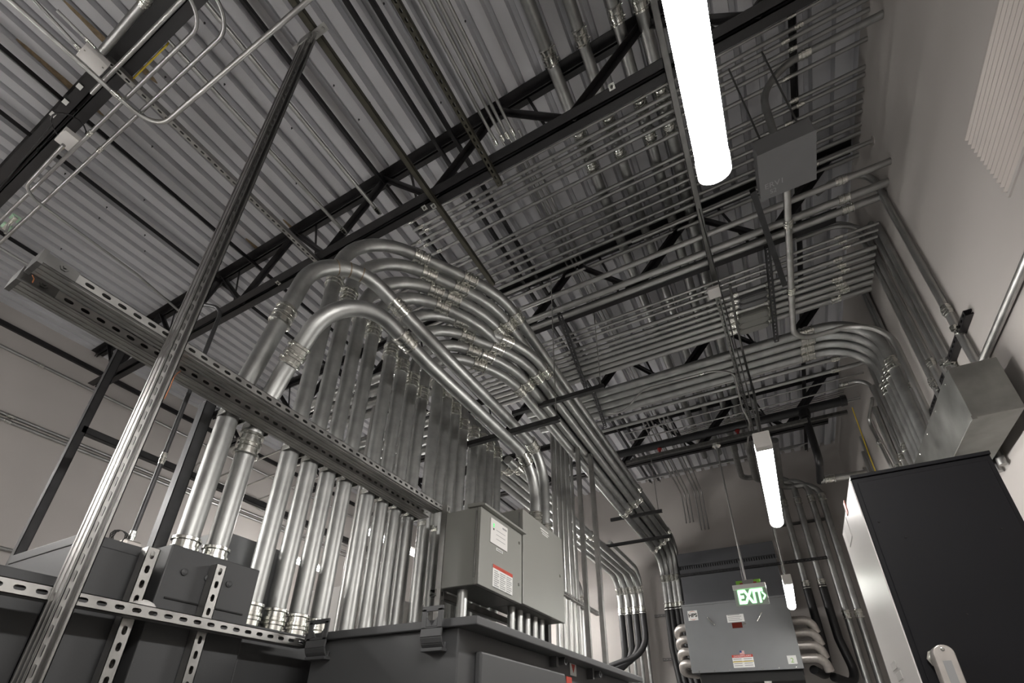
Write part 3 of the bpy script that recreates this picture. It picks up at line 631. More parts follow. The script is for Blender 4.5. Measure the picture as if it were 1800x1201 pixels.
o, ya, yb, za, zb = quad_plate('printed_lines', 'sticker', t2b, [(950, 927), (963.5, 937), (963.5, 939), (950, 930)], .0008)
MB().box(XFt + .0005, XFt + .0013, ya + .01, yb + .01, za - .018, za - .010).build('print_line', 'sticker', t2b); MB().box(XFt + .0005, XFt + .0013, ya + .03, yb - .01, za - .034, za - .026).build('print_line', 'sticker', t2b)
c = S(984, 1013, X=XFt); MB().lathe((XFt - .001, c.y, c.z), (1, 0, 0), [(0, .013), (.004, .013), (.004, .008), (.002, .007)], 16).build('latch', 'zinc', t2b)
conduit([(-1.70, 2.50, .38), (-1.70, 2.50, .805)], .032, 'rough grey pipe nipple under the shorter control box', 'rigid', .1, (), None, name='pipe_nipple', cat='pipe')
for i in range(5):
    Y = 3.05 + .12 * i
    conduit([(-1.66, Y, .38), (-1.66, Y, .815)], .027, 'short conduit under the taller control box, %s from the shorter box' % ORD[i], 'rigid', .1, [(-1.66, Y, .43)], 'short conduits under the taller control box')
strut((-1.83, 2.40, .78), (-1.83, 3.75, .78), (1, 0, 0), 'dark rail behind the undersides of the control boxes', 'strut', slots=False)
# ================================================================ LEFT SWITCHGEAR
t = thing('switchgear', 'dark grey switchgear enclosure under the two nearest feeder conduits', 'switchgear', (-2.1, 1.0, HF))
MB().box(-2.6, -1.93, .93, 1.30, HF, .625).build('body', 'swgrey', t, .005)
MB().box(-1.93, -1.925, .96, 1.27, .43, .435).build('seam', 'gasket', t)
for Y in (1.0, 1.09, 1.18): MB().lathe((-1.931, Y, .535), (1, 0, 0), [(0, .013), (.006, .013), (.009, .006)], 12).build('bolt', 'swgrey', t)
t = thing('switchgear', 'dark grey switchgear enclosure left of the clamp bolts, with the small conduit box on it', 'switchgear', (-2.1, .75, HF))
MB().box(-2.5, -1.95, .675, .865, HF, .575).build('body', 'swgrey', t, .005); MB().box(-2.49, -1.948, .672, .868, .55, .585).build('lid', 'swgrey', t, .003)
t = thing('switchgear', 'lower dark switchgear run beneath the slotted rail', 'switchgear', (-2.2, .2, HF))
MB().box(-2.9, -1.98, -1.2, .66, HF, .42).build('body', 'swgrey', t, .006); MB().box(-2.92, -1.96, -1.22, .67, .395, .43).build('lid', 'swgrey', t, .004)
for Y in (-.5, .05): MB().box(-1.981, -1.976, Y, Y + .006, HF + .05, .38).build('seam', 'gasket', t)
t = thing('switchgear', 'lower dark switchgear run under the row of feeder conduits', 'switchgear', (-2.2, 2, HF))
MB().box(-2.75, -1.95, 1.31, 3.9, HF, .40).build('body', 'swgrey', t, .006); MB().box(-2.76, -1.94, 1.305, 3.92, .375, .405).build('lid', 'swgrey', t, .004)
tag(MB().box(-2.62, -2.25, 1.28, 1.60, .42, .86).build('cabinet_panel', 'hps', bevel=.004), 'mid grey enclosure glimpsed behind the feeder couplings', 'enclosure')
tag(MB().box(-2.85, -2.35, 2.25, 3.9, .40, .86).build('cabinet_panel', 'cabw', bevel=.004), 'pale cabinet glimpsed between the feeder conduits', 'cabinet')
c = S(408, 1030, X=-2.0); tag(MB().lathe(c, (0, 0, 1), [(0, .012), (.02, .012), (.026, .006)], 10).build('cap_nut', 'yellow'), 'tiny yellow cap on the grey enclosure by the couplings', 'cap')
# conduit with weatherproof box on the small enclosure
c = S(222, 968, X=-2.15)
t = thing('outlet_box', 'small cast conduit box standing on the dark switchgear', 'box', c)
MB().box(c.x - .035, c.x + .035, c.y - .03, c.y + .03, c.z - .06, c.z + .035).build('body', 'alu', t, .008)
MB().box(c.x + .034, c.x + .039, c.y - .024, c.y + .024, c.z - .045, c.z + .02).build('cover', 'alu', t)
hk = S(366, 556, Y=c.y).z
conduit([(c.x, c.y, c.z + .03), (c.x, c.y, hk), (c.x - .16, c.y - .06, hk + .06)], .0095, 'slim hooked conduit rising from the small cast box', 'dstrut', .09, [(c.x, c.y, 1.02), (c.x, c.y, c.z + .05)])
cc = S(210, 944, X=-2.13)
tag(MB().tube([cc + V((0, .0, .0)) + V((.004 * math.sin(3 * a), .034 * math.cos(a) * (1 - .02 * a), .026 * math.sin(a))) for a in [2 * PI * k / 22 * 2.1 for k in range(47)]], .0019, 6).build('cable_coil', 'blackp'), 'thin dark cable coiled above the switchgear', 'cable')
c = S(252, 1062, X=-1.90)
tag(MB().lathe(c + V((0, 0, -.03)), (0, 0, 1), [(0, .04), (.02, .042), (.034, .03), (.042, .012), (.044, .002)], 12).build('putty_lump', 'white'), 'small pale lump showing above the slotted rail between the uprights', 'putty')
# left aisle uprights
XP = -3.24
strut((XP, .9, -.3), (XP, .9, 2.12), (1, 0, 0), 'dark upright strut alone against the left wall', 'dstrut', slots=False)
Y2 = 1.02; X2 = -2.175 * Y2
strut((X2, Y2, -.3), (X2, Y2, 1.42), (1, 0, 0), 'dark upright strut just left of the nearest feeder conduit', 'dstrut', slots=False, w=.05, d=.05)
a = S(145.6, 753.4, X=XP); strut((XP, a.y, a.z), (XP, 3.2, a.z + .02), (1, 0, 0), 'level strut tied to the lone upright, along the left aisle', 'dstrut', slots=False)
strut((-2.95, .3, .50), (-2.95, 1.05, .50), (1, 0, 0), 'dark level strut behind the small cast box', 'strut')
# ================================================================ LEFT WALL RUNS
XW = XL + .042
strut((XL + .045, -2.5, 4.29), (XL + .045, 8.0, 4.29), (1, 0, 0), 'black strut along the top of the left wall', 'black', slots=False, w=.06)
for h, r, lab in [(4.0, .02, 'upper single conduit along the left wall'), (3.24, .022, 'upper conduit of the pair along the left wall'), (3.17, .022, 'lower conduit of the pair along the left wall'), (1.79, .02, 'lowest conduit along the left wall')]:
    conduit([(XW, -2.6, h), (XW, 8.2, h)], r, lab, 'emt', .1, [(XW, 1.4, h), (XW, 4.2, h)], 'left wall conduits')
for i in range(4):
    h = 3.52 - .05 * i; Ya = 2.6 + .35 * i
    conduit([(XW, 7.5, h), (XW, Ya + .8, h), (-3.2, Ya + .6, h + .12)], .014, 'bright conduit leaving the left wall to cross the aisle, %s from the top' % ORD[i], 'galv', .3, [(-5, Ya + .68, h + .06)], 'conduits leaving the left wall')
t = thing('cable_tray', 'ladder cable tray high above the left aisle', 'cable tray', (-4.4, 1.6, 3.0))
for sx in (-.15, .15): MB().box(-4.4 + sx - .01, -4.4 + sx + .01, 1.3, 8.0, 2.98, 3.08).build('side_rail', 'strut', t)
for k in range(22): MB().box(-4.55, -4.25, 1.4 + .3 * k, 1.43 + .3 * k, 2.985, 3.005).build('rung', 'strut', t)
# hooked conduit ends seen above the rail
# ================================================================ WALL TRANSFORMER (back)
k = 7.7 / 7.5
t = thing('wall_transformer', 'mid grey transformer hung on the back wall with stickers and an orange-red window', 'transformer', (-.6, 8.2, .8))
hx0, hx1, hb, hl_ = -1.31, .075, .835, 1.755
fr = MB().box(hx0, hx1, 7.7, 7.73, hb, hl_).build('front_panel', 'hps', t, .004)
MB().box(hx0 + .01, hx1 - .01, 7.731, 8.55, hb + .01, hl_ - .02).build('body', 'hpsd', t)
MB().box(hx0 - .01, hx1 + .01, 7.69, 8.58, hl_, hl_ + .025).build('ledge', 'hps', t)
Yu = 8.55; ku = Yu / 7.5
tu = thing('wall_enclosure', 'wide dark grey enclosure on the back wall above the stickered transformer', 'enclosure', (-.6, 8.8, 1.9))
ux0, ux1 = -1.405, .067 * ku; uh = [1.88, 2.245 * ku, 2.30 * ku, 2.49 * ku]
MB().box(ux0, ux1, Yu, YB - .01, uh[0], uh[1]).build('lower_panel', 'hpsd', tu, .004)
MB().box(ux0 + .02, ux1 - .02, Yu + .05, YB - .01, uh[1], uh[2]).build('vent_gap', 'gasket', tu)
for q_ in range(40): MB().box(ux0 + .03 + .037 * q_, ux0 + .05 + .037 * q_, Yu + .02, Yu + .05, uh[1], uh[2]).build('vent_fin', 'hpsd', tu)
MB().box(ux0 - .005, ux1 + .005, Yu - .01, YB - .01, uh[2], uh[3]).build('top_hood', 'hpsd', tu, .004)
strut((ux0 - .02, Yu - .045, 2.155 * ku), (.75, Yu - .045, 2.155 * ku), (0, -1, 0), 'long slotted strut crossing in front of the dark wall enclosure', 'dstrut')
MB().box(hx0 + .1, hx1 - .02, 7.76, 8.5, hb - .13, hb).build('underside_void', 'gasket', t)  # black block paints in the unlit void beneath the transformer
def fp(px, py, d=.0): return S(px, py, Y=7.7 - d)
def fplate(name, m, quad, parent=None, th=.002):
    P = [fp(*q) for q in quad]; xa, xb = min((P[0].x + P[3].x) / 2, (P[1].x + P[2].x) / 2), max((P[0].x + P[3].x) / 2, (P[1].x + P[2].x) / 2); za, zb = (P[2].z + P[3].z) / 2, (P[0].z + P[1].z) / 2
    return plate(name, m, parent or fr, ((xa + xb) / 2, 7.6995, (za + zb) / 2), (1, 0, 0), (0, 0, 1), xb - xa, zb - za, th), xa, xb, za, zb
o, xa, xb, za, zb = fplate('brand_sticker', 'sticker', [(1208, 1075), (1225, 1073), (1227.5, 1090), (1211, 1092)])
text('HPS', 'lettering', 'ink', o, ((xa + xb) / 2, 7.695, (za + zb) / 2), (1, 0, 0), (0, 0, 1), .072, .001, bold=.0025)
for sg in (-1, 1):
    arc = [(math.cos(a) * .05, sg * (math.sin(a) * .05 + .002)) for a in [.35 + (PI - .7) * q / 8 for q in range(9)]]; inn = [(x_ * .8, y_ * .45 + sg * .022) for x_, y_ in reversed(arc)]
    poly = arc + inn
    if sg < 0: poly = poly[::-1]
    MB().prism(poly, ((xa + xb) / 2, 7.6965, (za + zb) / 2 + sg * .012), (1, 0, 0), (0, 0, 1), (0, -1, 0), .001).build('logo_arc', 'orange', o)
o, xa, xb, za, zb = fplate('rating_plate', 'sticker', [(1277, 1081.5), (1306.5, 1079.5), (1309, 1092.5), (1279, 1095)])
for i in range(4): MB().box(xa + .015, xb - .03 - .02 * (i % 2), 7.6965, 7.6972, za + .02 + .024 * i, za + .028 + .024 * i).build('print_line', 'greyink', o)
o, xa, xb, za, zb = fplate('inspection_window', mat('red_window', (.09, .012, .008), .2), [(1286, 1095.5), (1304, 1094), (1305.5, 1103.5), (1288, 1105)])
MB().box(xb + .0, xb + .05, 7.694, 7.699, (za + zb) / 2, (za + zb) / 2 + .025).build('window_latch', 'zinc', o)
for a, b in [((1243, 1085.5), (1256, 1099)), ((1339, 1076), (1331, 1093))]:
    pa, pb = fp(*a, .03), fp(*b, .03); MB().tube(fillet([pa + V((0, .03, 0)), pa, pb, pb + V((0, .03, 0))], .012), .009, 10).build('handle', 'zinc', fr)
o, xa, xb, za, zb = fplate('flag_sticker', 'sticker', [(1300, 1144.5), (1308, 1144), (1309, 1151), (1301, 1151.5)])
for i in range(4): MB().box(xa, xb, 7.6965, 7.697, za + (zb - za) * (.05 + .25 * i), za + (zb - za) * (.17 + .25 * i)).build('stripe', 'redink', o)
MB().box(xa, xa + (xb - xa) * .45, 7.696, 7.6968, za + (zb - za) * .5, zb).build('blue_corner', 'blue', o)
o, xa, xb, za, zb = fplate('warning_label', 'sticker', [(1286.5, 1152.5), (1323, 1150), (1327, 1173), (1290, 1174.5)])
MB().box(xa, xb, 7.6962, 7.697, zb - .034, zb).build('red_band', 'redink', o)
text('DANGER', 'band_text', 'sticker', o, (xa + (xb - xa) * .3, 7.6958, zb - .017), (1, 0, 0), (0, 0, 1), .028, .0003); text('PELIGRO', 'band_text', 'sticker', o, (xa + (xb - xa) * .72, 7.6958, zb - .017), (1, 0, 0), (0, 0, 1), .028, .0003)
MB().box(xa, xb, 7.6962, 7.697, za + .07, za + .08).build('yellow_line', 'yellow', o)
for i in range(5):
    for j in range(2): MB().box(xa + .012 + j * (xb - xa) * .5, xa + (xb - xa) * (.44 + .5 * j), 7.6963, 7.697, zb - .058 - .028 * i, zb - .048 - .028 * i).build('print_line', 'greyink', o)
o, xa, xb, za, zb = fplate('square_sticker', 'sticker', [(1383, 1153), (1399, 1152), (1402, 1167), (1386, 1168)])
text('2', 'lettering', 'green', o, ((xa + xb) / 2, 7.6955, (za + zb) / 2 - .01), (1, 0, 0), (0, 0, 1), .08, .001)
for i in range(7): MB().lathe((hx0 + .1 + .2 * i, 7.699, hb + .02), (0, -1, 0), [(0, .008), (.006, .006)], 8).build('screw', 'zinc', fr)
# support brackets under it
for i, X in enumerate((-1.12, -.38)):
    strut((X, 7.74, -.4), (X, 7.74, hb - .13), (0, -1, 0), 'pale strut leg under the wall transformer, %s' % ['on its left', 'on its right'][i], 'strutb', slots=False, w=.09, group='legs under the wall transformer')
strut((.15, 8.9, 3.2), (1.0, 8.9, 3.2), (0, -1, 0), 'short wall strut behind the right-hand back conduits', 'strut', slots=False)
strut((-2.0, 8.9, 1.92), (-1.2, 8.9, 1.92), (0, -1, 0), 'slotted wall strut left of the wall transformer, upper one', 'strut')
strut((-1.95, 8.9, 1.2), (-1.2, 8.9, 1.2), (0, -1, 0), 'slotted wall strut left of the wall transformer, lower one', 'strut')
# elbows
for i in range(4):
    h = 1.475 - .163 * i
    conduit([(hx1 - .01, 7.95, h), (hx1 + .21 + .012 * i, 7.95, h), (hx1 + .25 + .012 * i, 8.02, h - .16)], .058, 'cast elbow on the right side of the wall transformer, %s from the top' % ORD[i], 'alu', .13, (), 'elbows on the wall transformer', name='elbow', cat='elbow', seg=12)
    conduit([(hx0 + .01, 7.92, h + .02 - .01 * i), (hx0 - .15, 7.92, h + .02), (hx0 - .17, 8.05, h - .1), (hx0 + .0, 8.2, h - .12)], .058, 'cast elbow on the left side of the wall transformer, %s from the top' % ORD[i], 'alu', .1, (), 'elbows on the wall transformer', name='elbow', cat='elbow', seg=12)
# back wall conduits at the right, two with black tails
bw = [((1404, 846), .41, 1), ((1416, 853), .60, 1), ((1424, 848), .78, 0), ((1434, 850), .90, 0)]
for i, (q, xlow, fl) in enumerate(bw):
    X = [.385, .59, .785, .93][i]; Yw = 8.60
    low = 2.05 if fl else HF + .02
    conduit([(X - .52, 6.9, 4.02 - .1 * i), (X - .52, Yw, 4.02 - .1 * i), (X, Yw, 4.02 - .1 * i), (X, Yw, low)], .046, 'conduit down the back wall right of the wall transformer, %s from it' % ORD[i], 'rigid', [.2, .3], [(X, Yw, 3.45), (X, Yw, 1.62 if not fl else 2.1)], 'back wall conduits right of the wall transformer')
    if fl: conduit([(X, Yw, 2.07), (X + .01, Yw - .02, 1.3), (X - .01 + .13 * i, 8.55, .78 - .12 * i), (X - .2, 8.1, .86 - .1 * i)], .056, 'black flexible conduit looping to the elbows right of the wall transformer, ' + ['inner one', 'outer one'][i], 'flex', .35, (), 'black loops right of the wall transformer', name='flexible_conduit')
# ================================================================ EXIT SIGN
Ye = 5.6
t = thing('exit_sign', 'hanging clear exit sign with green EXIT lettering and arrow', 'sign', S(1300, 1018, Y=Ye))
a, b_, c, d_ = S(1286, 1031, Y=Ye), S(1345, 1024, Y=Ye), S(1296, 1068, Y=Ye), S(1353, 1061, Y=Ye)
xa, xb = (a.x + c.x) / 2, (b_.x + d_.x) / 2; zt, zb_ = (a.z + b_.z) / 2, (c.z + d_.z) / 2
MB().box(xa, xb, Ye - .03, Ye + .03, zt - .05, zt).build('housing', 'white', t, .005)
pnl = MB().box(xa + .002, xb - .002, Ye - .006, Ye + .006, zb_, zt - .05).build('panel', 'exitp', t)
pw = xb - xa
text('EXIT', 'lettering', 'exitl', pnl, (xa + pw * .49, Ye - .009, zb_ + (zt - .05 - zb_) * .5), (.62, 0, 0), (0, 0, 1), .165, .002, sx=.70, sy=1.14, bold=.006)
ax = xa + pw * .845; az = zb_ + (zt - .05 - zb_) * .52
MB().obox((ax, Ye - .008, az + .036), (ax + .026, Ye - .008, az), .013, .004, (0, 1, 0)).obox((ax + .026, Ye - .008, az), (ax, Ye - .008, az - .036), .013, .004, (0, 1, 0)).build('arrow', 'exitl', pnl)
for sx in (-1, 1):
    cx = (xa + xb) / 2 + sx * .085
    MB().box(cx - .03, cx + .03, Ye - .02, Ye + .02, zt + .003, zt + .04).build('green_clip', 'green', t); MB().box(cx - .015 - sx * .02, cx + .015 - sx * .02, Ye - .025, Ye - .015, zt, zt + .016).build('red_tab', 'red', t)
MB().box((xa + xb) / 2 - .05, (xa + xb) / 2 + .05, Ye - .02, Ye + .02, zt, zt + .045).build('canopy_mount', 'boxgrey', t)
xs = (xa + xb) / 2 - .02
MB().tube([(xs, Ye, zt + .04), (xs, Ye, 3.10)], .0095, 10).build('stem', 'emt', t); MB().tube([(xs - .022, Ye, zt + .04), (xs - .018, Ye, zt + .26)], .006, 8).build('side_cable', 'strut', t)
MB().lathe((xs, Ye, 3.08), (0, 0, 1), [(0, .02), (.03, .05), (.06, .05), (.07, .02)], 14).build('ceiling_fitting', 'zinc', t)
strut((-1.3, Ye + .02, 3.17), (.7, Ye + .02, 3.17), (0, 0, -1), 'dark strut holding the exit sign stem', 'strut', slots=False)
# ================================================================ LAMPS
HL = 1.43
def lamp(X, y0, y1, h, label, stem=3.6):
    t = thing('strip_lamp', label, 'lamp', (X, y0, h), 'sealed strip lamps'); L = y1 - y0; R_ = .043
    n = 16; prof_ = [(R_ * math.sin(a), -R_ * math.cos(a) * .95) for a in [-2.0 + 4.0 * q / n for q in range(n + 1)]]
    MB().prism([(a, b) for a, b in prof_], (X, y0 + .055, h), (1, 0, 0), (0, 0, 1), (0, 1, 0), L - .11).build('diffuser', 'lamp', t)
    MB().box(X - .037, X + .037, y0 + .03, y1 - .03, h + .019, h + .058).build('housing', 'lampcap', t, .004)
    MB().prism([(a * 1.05, b * 1.05) for a, b in prof_], (X, y1 - .055, h), (1, 0, 0), (0, 0, 1), (0, 1, 0), .055).build('end_cap', 'lampend', t, .004)
    MB().box(X - .042, X + .042, y0, y0 + .056, h - .043, h + .05).build('driver_cap', 'lampcap', t, .006)
    for f in (.12, .88):
        MB().tube([(X, y0 + L * f, h + .05), (X, y0 + L * f, stem)], .004, 6).build('hanger_rod', 'strut', t)
    return t
P_ = 2.87
lamp(.098, -.26, 1.01, HL, 'nearest strip lamp, largest and brightest, high near the side wall')
lamp(.098, -.26 + P_, 1.01 + P_ + .02, HL, 'middle strip lamp, hung between the exit sign and the black cabinet')
lamp(.098, -.26 + 2 * P_ + .06, 1.01 + 2 * P_ + .06, HL, 'farthest small strip lamp, in front of the wall transformer')
lamp(.098, -.26 - P_, 1.01 - P_, HL, 'strip lamp behind the camera in the main aisle')
lamp(-4.2, 4.0, 5.25, 2.19, 'strip lamp in the left aisle glimpsed between the feeder conduits')
lamp(-4.2, -1.75, -.5, 2.19, 'strip lamp in the left aisle behind the camera')
lamp(-6.2, -1.75, -.5, 2.19, 'added unseen strip lamp by the left wall behind the camera')  # extra lamp added out of view to brighten the left wall
lamp(-6.2, 4.0, 5.25, 2.3, 'added unseen strip lamp by the left wall behind the feeder conduits')  # unseen lamp put in for more light on the left wall
lamp(-3.6, -1.0, .27, 1.43, 'strip lamp low in the left aisle beside the camera')
lamp(-3.6, 7.35, 8.55, 2.19, 'added unseen strip lamp between the control boxes and the left back corner')  # hidden lamp added to lift the dark back wall
lamp(-3.0, 5.95, 7.1, 2.19, 'added unseen strip lamp behind the control boxes toward the back wall')  # unseen extra source, added to light the back wall
lamp(-4.2, 7.2, 8.45, 2.19, 'strip lamp in the left aisle near the back wall')
conduit([S(1283, 500, h=3.4), S(1300, 600, h=3.35), S(1325, 690, h=2.6), (.098, 2.75, HL + .04)], .010, 'grey flexible cable leading down to the middle lamp', 'strut', .3, (), None, name='armored_cable', cat='cable')
conduit([(.098, 3.9, HL + .05), (.11, 4.6, 2.2), (.10, 5.6, 1.9), (.098, 5.6, HL + .03)], .008, 'grey cable leading down to the farthest lamp', 'strut', .3, (), None, name='armored_cable', cat='cable')
conduit([S(1070, 727, h=3.4), S(1097, 725, h=3.4), S(1130, 685, h=3.4), S(1255, 652, h=3.4), S(1290, 655, h=3.4), S(1305, 720, h=3.4), S(1318, 742, h=3.3), S(1313, 790, h=3.3)], .011, 'thin bent conduit snaking below the big crossing conduits', 'emt', .18, [S(1232, 657, h=3.4)], None)
# ================================================================ PULL BOX
hj = 3.30
q = [S(x_, y_, h=hj) for x_, y_ in [(1330, 276.7), (1433.5, 227.8), (1434.6, 313.4), (1340, 353.4)]]
xa, xb, ya, yb = (q[0].x + q[3].x) / 2, (q[1].x + q[2].x) / 2, (q[0].y + q[1].y) / 2, (q[2].y + q[3].y) / 2
t = thing('pull_box', 'flat grey square pull box hung under the crossing conduits', 'box', (xa, ya, hj))
MB().box(xa, xb, ya, yb, hj + .004, hj + .155).build('body', 'jbgrey', t, .004)
cv = MB().box(xa - .004, xb + .004, ya - .004, yb + .004, hj - .004, hj + .003).build('cover', 'jbgrey', t, .002)
text('ERV1', 'lettering', 'greyink', cv, (xa + .085, yb - .095, hj - .0045), (1, 0, 0), (0, -1, 0), .055, .0005)
text('S2', 'lettering', 'greyink', cv, (xa + .075, yb - .045, hj - .0045), (1, 0, 0), (0, -1, 0), .045, .0005)
xj = S(1383, 345, h=hj + .07).x
conduit([(xj, yb - .002, hj + .06), (xj - .01, S(1386, 590, h=3.36).y + .12, hj + .06), (XR - .05, S(1386, 590, h=3.36).y + .12, hj + .06), (XR - .05, S(1386, 590, h=3.36).y + .14, 1.5)], .0245, 'conduit from the pull box that bends across to the side wall and down', 'galv', [.2, .4], [(1.0, 3.7, hj + .06), (xj, 3.0, hj + .06)], None, seg=12)
conduit([(XR - .002, S(1518, 42, h=4.15).y, 4.15), (xa + .17, S(1518, 42, h=4.15).y, 4.15), (xa + .15, (ya + yb) / 2 - .05, hj + .15)], .024, 'conduit bending down into the top of the pull box from the side wall', 'rigid', .3, [(.95, S(1518, 42, h=4.15).y, 4.15)], None)
for i, (X, Y) in enumerate([(xa + .06, ya + .05), (xb - .05, ya + .05)]): rod((X, Y, hj + .15), (X - .04, Y - .1, 4.3), 'hanger rod holding the pull box, %s' % ['left one', 'right one'][i], .006, 'strut')
Y = S(1533, 248, h=4.11).y
conduit([(-.5, Y, 4.11), (XR - .002, Y, 4.11)], .016, 'crossing conduit with a round plate where it enters the side wall', 'emt', .1, [(1.0, Y, 4.11)], None)
tag(MB().lathe((XR, Y, 4.11), (-1, 0, 0), [(0, .034), (.006, .034), (.012, .02)], 16).build('escutcheon', 'alu'), 'pale round plate on the side wall around a conduit', 'plate')
# ================================================================ SPRINKLER PIPE
Yp = 6.28; hp = 3.72
t = thing('sprinkler_main', 'black sprinkler main running across below the far joists', 'pipe', (-2, Yp, hp))
MB().tube([(-2.4, Yp, hp), (1.22, Yp, hp)], .057, 18).build('main', 'blackp', t)
MB().lathe((1.18, Yp, hp), (1, 0, 0), [(0, .07), (.06, .07), (.06, .05), (.07, .02)], 18).build('end_cap', 'blackp', t)
Xd = S(1412, 722, h=hp).x
MB().tube(fillet([(Xd, Yp, hp), (Xd, Yp + .02, 3.0), (Xd, Yp + .55, 2.95)], .12), .042, 16).build('branch', 'blackp', t)
MB().lathe((Xd, Yp, hp - .02), (0, 0, -1), [(0, .075), (.09, .06), (.09, .05), (.12, .05)], 18).build('tee', 'blackp', t)
for X in (-1.05, -.02): MB().lathe((X, Yp, hp - .06), (0, 0, -1), [(0, .03), (.02, .03), (.02, .018), (.07, .016), (.075, .03), (.08, .03)], 12).build('sprinkler_head', 'red', t)
conduit([(Xd, Yp + .5, 2.95), (XR - .12, Yp + .55, 2.95)], .045, 'short galvanized pipe at the sprinkler branch end', 'galv', .1, [(Xd + .1, Yp + .52, 2.95)], None, cat='pipe', name='pipe')
strut((-1.6, 6.5, 3.66), (1.25, 6.5, 3.66), (0, 0, -1), 'dark strut beside the sprinkler main', 'strut', slots=False)
conduit([(XR - .13, Yp, 3.6), (XR - .10, Yp + .2, 3.1), (XR - .09, Yp + .25, 2.6), (XR - .07, Yp + .4, 1.6), (XR - .07, Yp + .4, .4)], .006, 'yellow cable hanging down the side wall at the sprinkler main', 'yellow', .3, (), None, name='cable', cat='cable')
# ================================================================ SIDE WALL
XV = XR - .032
GW = 'conduits down the side wall'
Yw1 = S(1600, 430, X=XV).y
conduit([(1.0, Yw1, 4.02), (XV, Yw1, 4.25), (XV, Yw1, 1.75)], .024, 'outermost conduit down the side wall, ending at the duct', 'emt', .2, [(XV, Yw1, 2.5)], GW)
for i, (px, py, r, tx, ty) in enumerate([(1585, 500, .024, 1530, 392), (1597, 500, .024, 1541, 392), (1556, 500, .024, 1497, 376), (1567, 500, .022, 1508, 380), (1522, 520, .03, 1512, 500), (1530, 530, .016, 1518, 505), (1540, 560, .024, 1524, 528)]):
    Yq = S(px, py, X=XV).y; hq = S(tx, ty, X=XV).z
    lo = 1.5 if i < 4 else -.6; pts = [(XV, Yq, hq), (XV, Yq, lo)] if i not in (2, 3) else [(XV - .5, Yq, hq), (XV, Yq, hq), (XV, Yq, lo)]
    conduit(pts, r, 'conduit down the side wall, %s inward from the outermost' % ORD[i], 'emt', .25, [(XV, Yq, 2.2 + .1 * i)], GW)
for i, Yq in enumerate([5.35, 5.55, 5.8, 6.9, 7.1, 7.35]):
    conduit([(XV, Yq, 3.5 - .12 * (i % 3)), (XV, Yq, -.6)], .03 if i < 3 else .022, 'far conduit down the side wall, %s beyond the big ones' % ORD[i], 'emt', .1, [(XV, Yq, 2.5)], 'far side wall conduits')
conduit([(1.1, 5.62, 3.54), (XV - .01, 5.62, 3.54), (XV - .01, 5.05, .9)], .02, 'slanting thin conduit down the side wall from the pale crossing ones', 'emt', .15, [(1.15, 5.62, 3.54)], None)
conduit([(XV, 5.75, 3.35), (XV, 6.25, 3.35), (XV, 6.05, 2.6), (XV, 6.5, 2.55)], .018, 'short crooked conduit on the side wall near the sprinkler main', 'emt', .08, [(XV, 6.15, 3.0)], None)
# strap strut on the wall
a = S(1692, 548, X=XR - .045); b_ = S(1640, 715, X=XR - .045)
strut((XR - .043, a.y, (a.z + b_.z) / 2), (XR - .043, b_.y + .2, (a.z + b_.z) / 2), (-1, 0, 0), 'black slotted strut on the side wall behind the conduits', 'black')
for i, Yq in enumerate([Yw1, S(1590, 500, X=XV).y, S(1561, 500, X=XV).y]):
    tag(MB().lathe((XV - .03, Yq - .04, (a.z + b_.z) / 2 + .03), (0, 0, -1), [(0, .02), (.03, .02), (.035, .008), (.06, .008)], 10).build('conduit_clamp', 'zinc'), 'clamp bolt on the side wall strut, %s from the outermost conduit' % ORD[i], 'clamp', 'side wall clamps')
a = S(1800, 468, X=XR - .03); b_ = S(1728, 632, X=XR - .03)
conduit([(XR - .03, a.y - .8, (a.z + b_.z) / 2), (XR - .03, b_.y, (a.z + b_.z) / 2)], .022, 'level bright conduit on the side wall ending at the duct', 'galv', .1, (), None)
# louvre
yA, yB, hA, hBt = .5, S(1701, 240, X=XR).y, S(1776, 335, X=XR).z, S(1701, 240, X=XR).z
t = thing('wall_louver', 'ribbed pale louver panel on the side wall', 'louver', (XR, yB, hA))
MB().box(XR - .004, XR - .001, yA, yB, hA, hBt).build('backing', 'louver', t)
nsl = 13; stp = (hBt - hA) / nsl
for k_ in range(nsl):
    z0 = hA + stp * k_
    MB().prism([(0, z0 + .004), (-.016, z0 + stp * .35), (-.016, z0 + stp * .5), (0, z0 + stp * .92)], (XR - .004, yA, 0), (1, 0, 0), (0, 0, 1), (0, 1, 0), yB - yA).build('slat', 'louver', t)
for (za, zb) in ((hA - .02, hA), (hBt, hBt + .012)): MB().box(XR - .01, XR - .001, yA, yB + .015, za, zb).build('frame', 'wall', t)
MB().box(XR - .01, XR - .001, yB, yB + .015, hA, hBt).build('frame', 'wall', t)
# duct
c = S(1665, 648, X=1.115); hd = c.z; yd = c.y; hdb = S(1708, 735, Y=yd).z
t = thing('duct', 'galvanized sheet-metal duct box on the side wall above the black cabinet', 'duct', (1.2, yd, hdb))
MB().box(1.115, XR - .07, yd, 6.0, hdb, hd).build('casing', 'duct', t, .003)
for (x_, z_) in ((1.112, hdb), (1.112, hd)): MB().box(x_ - .003, x_ + .02, yd - .004, yd + .02, z_ - .012, z_ + .012).build('corner_flange', 'duct', t)
for k_ in range(4): MB().lathe((1.115, yd + .12 + .3 * k_, hd - .03), (-1, 0, 0), [(0, .007), (.004, .005)], 8).build('screw', 'zinc', t)
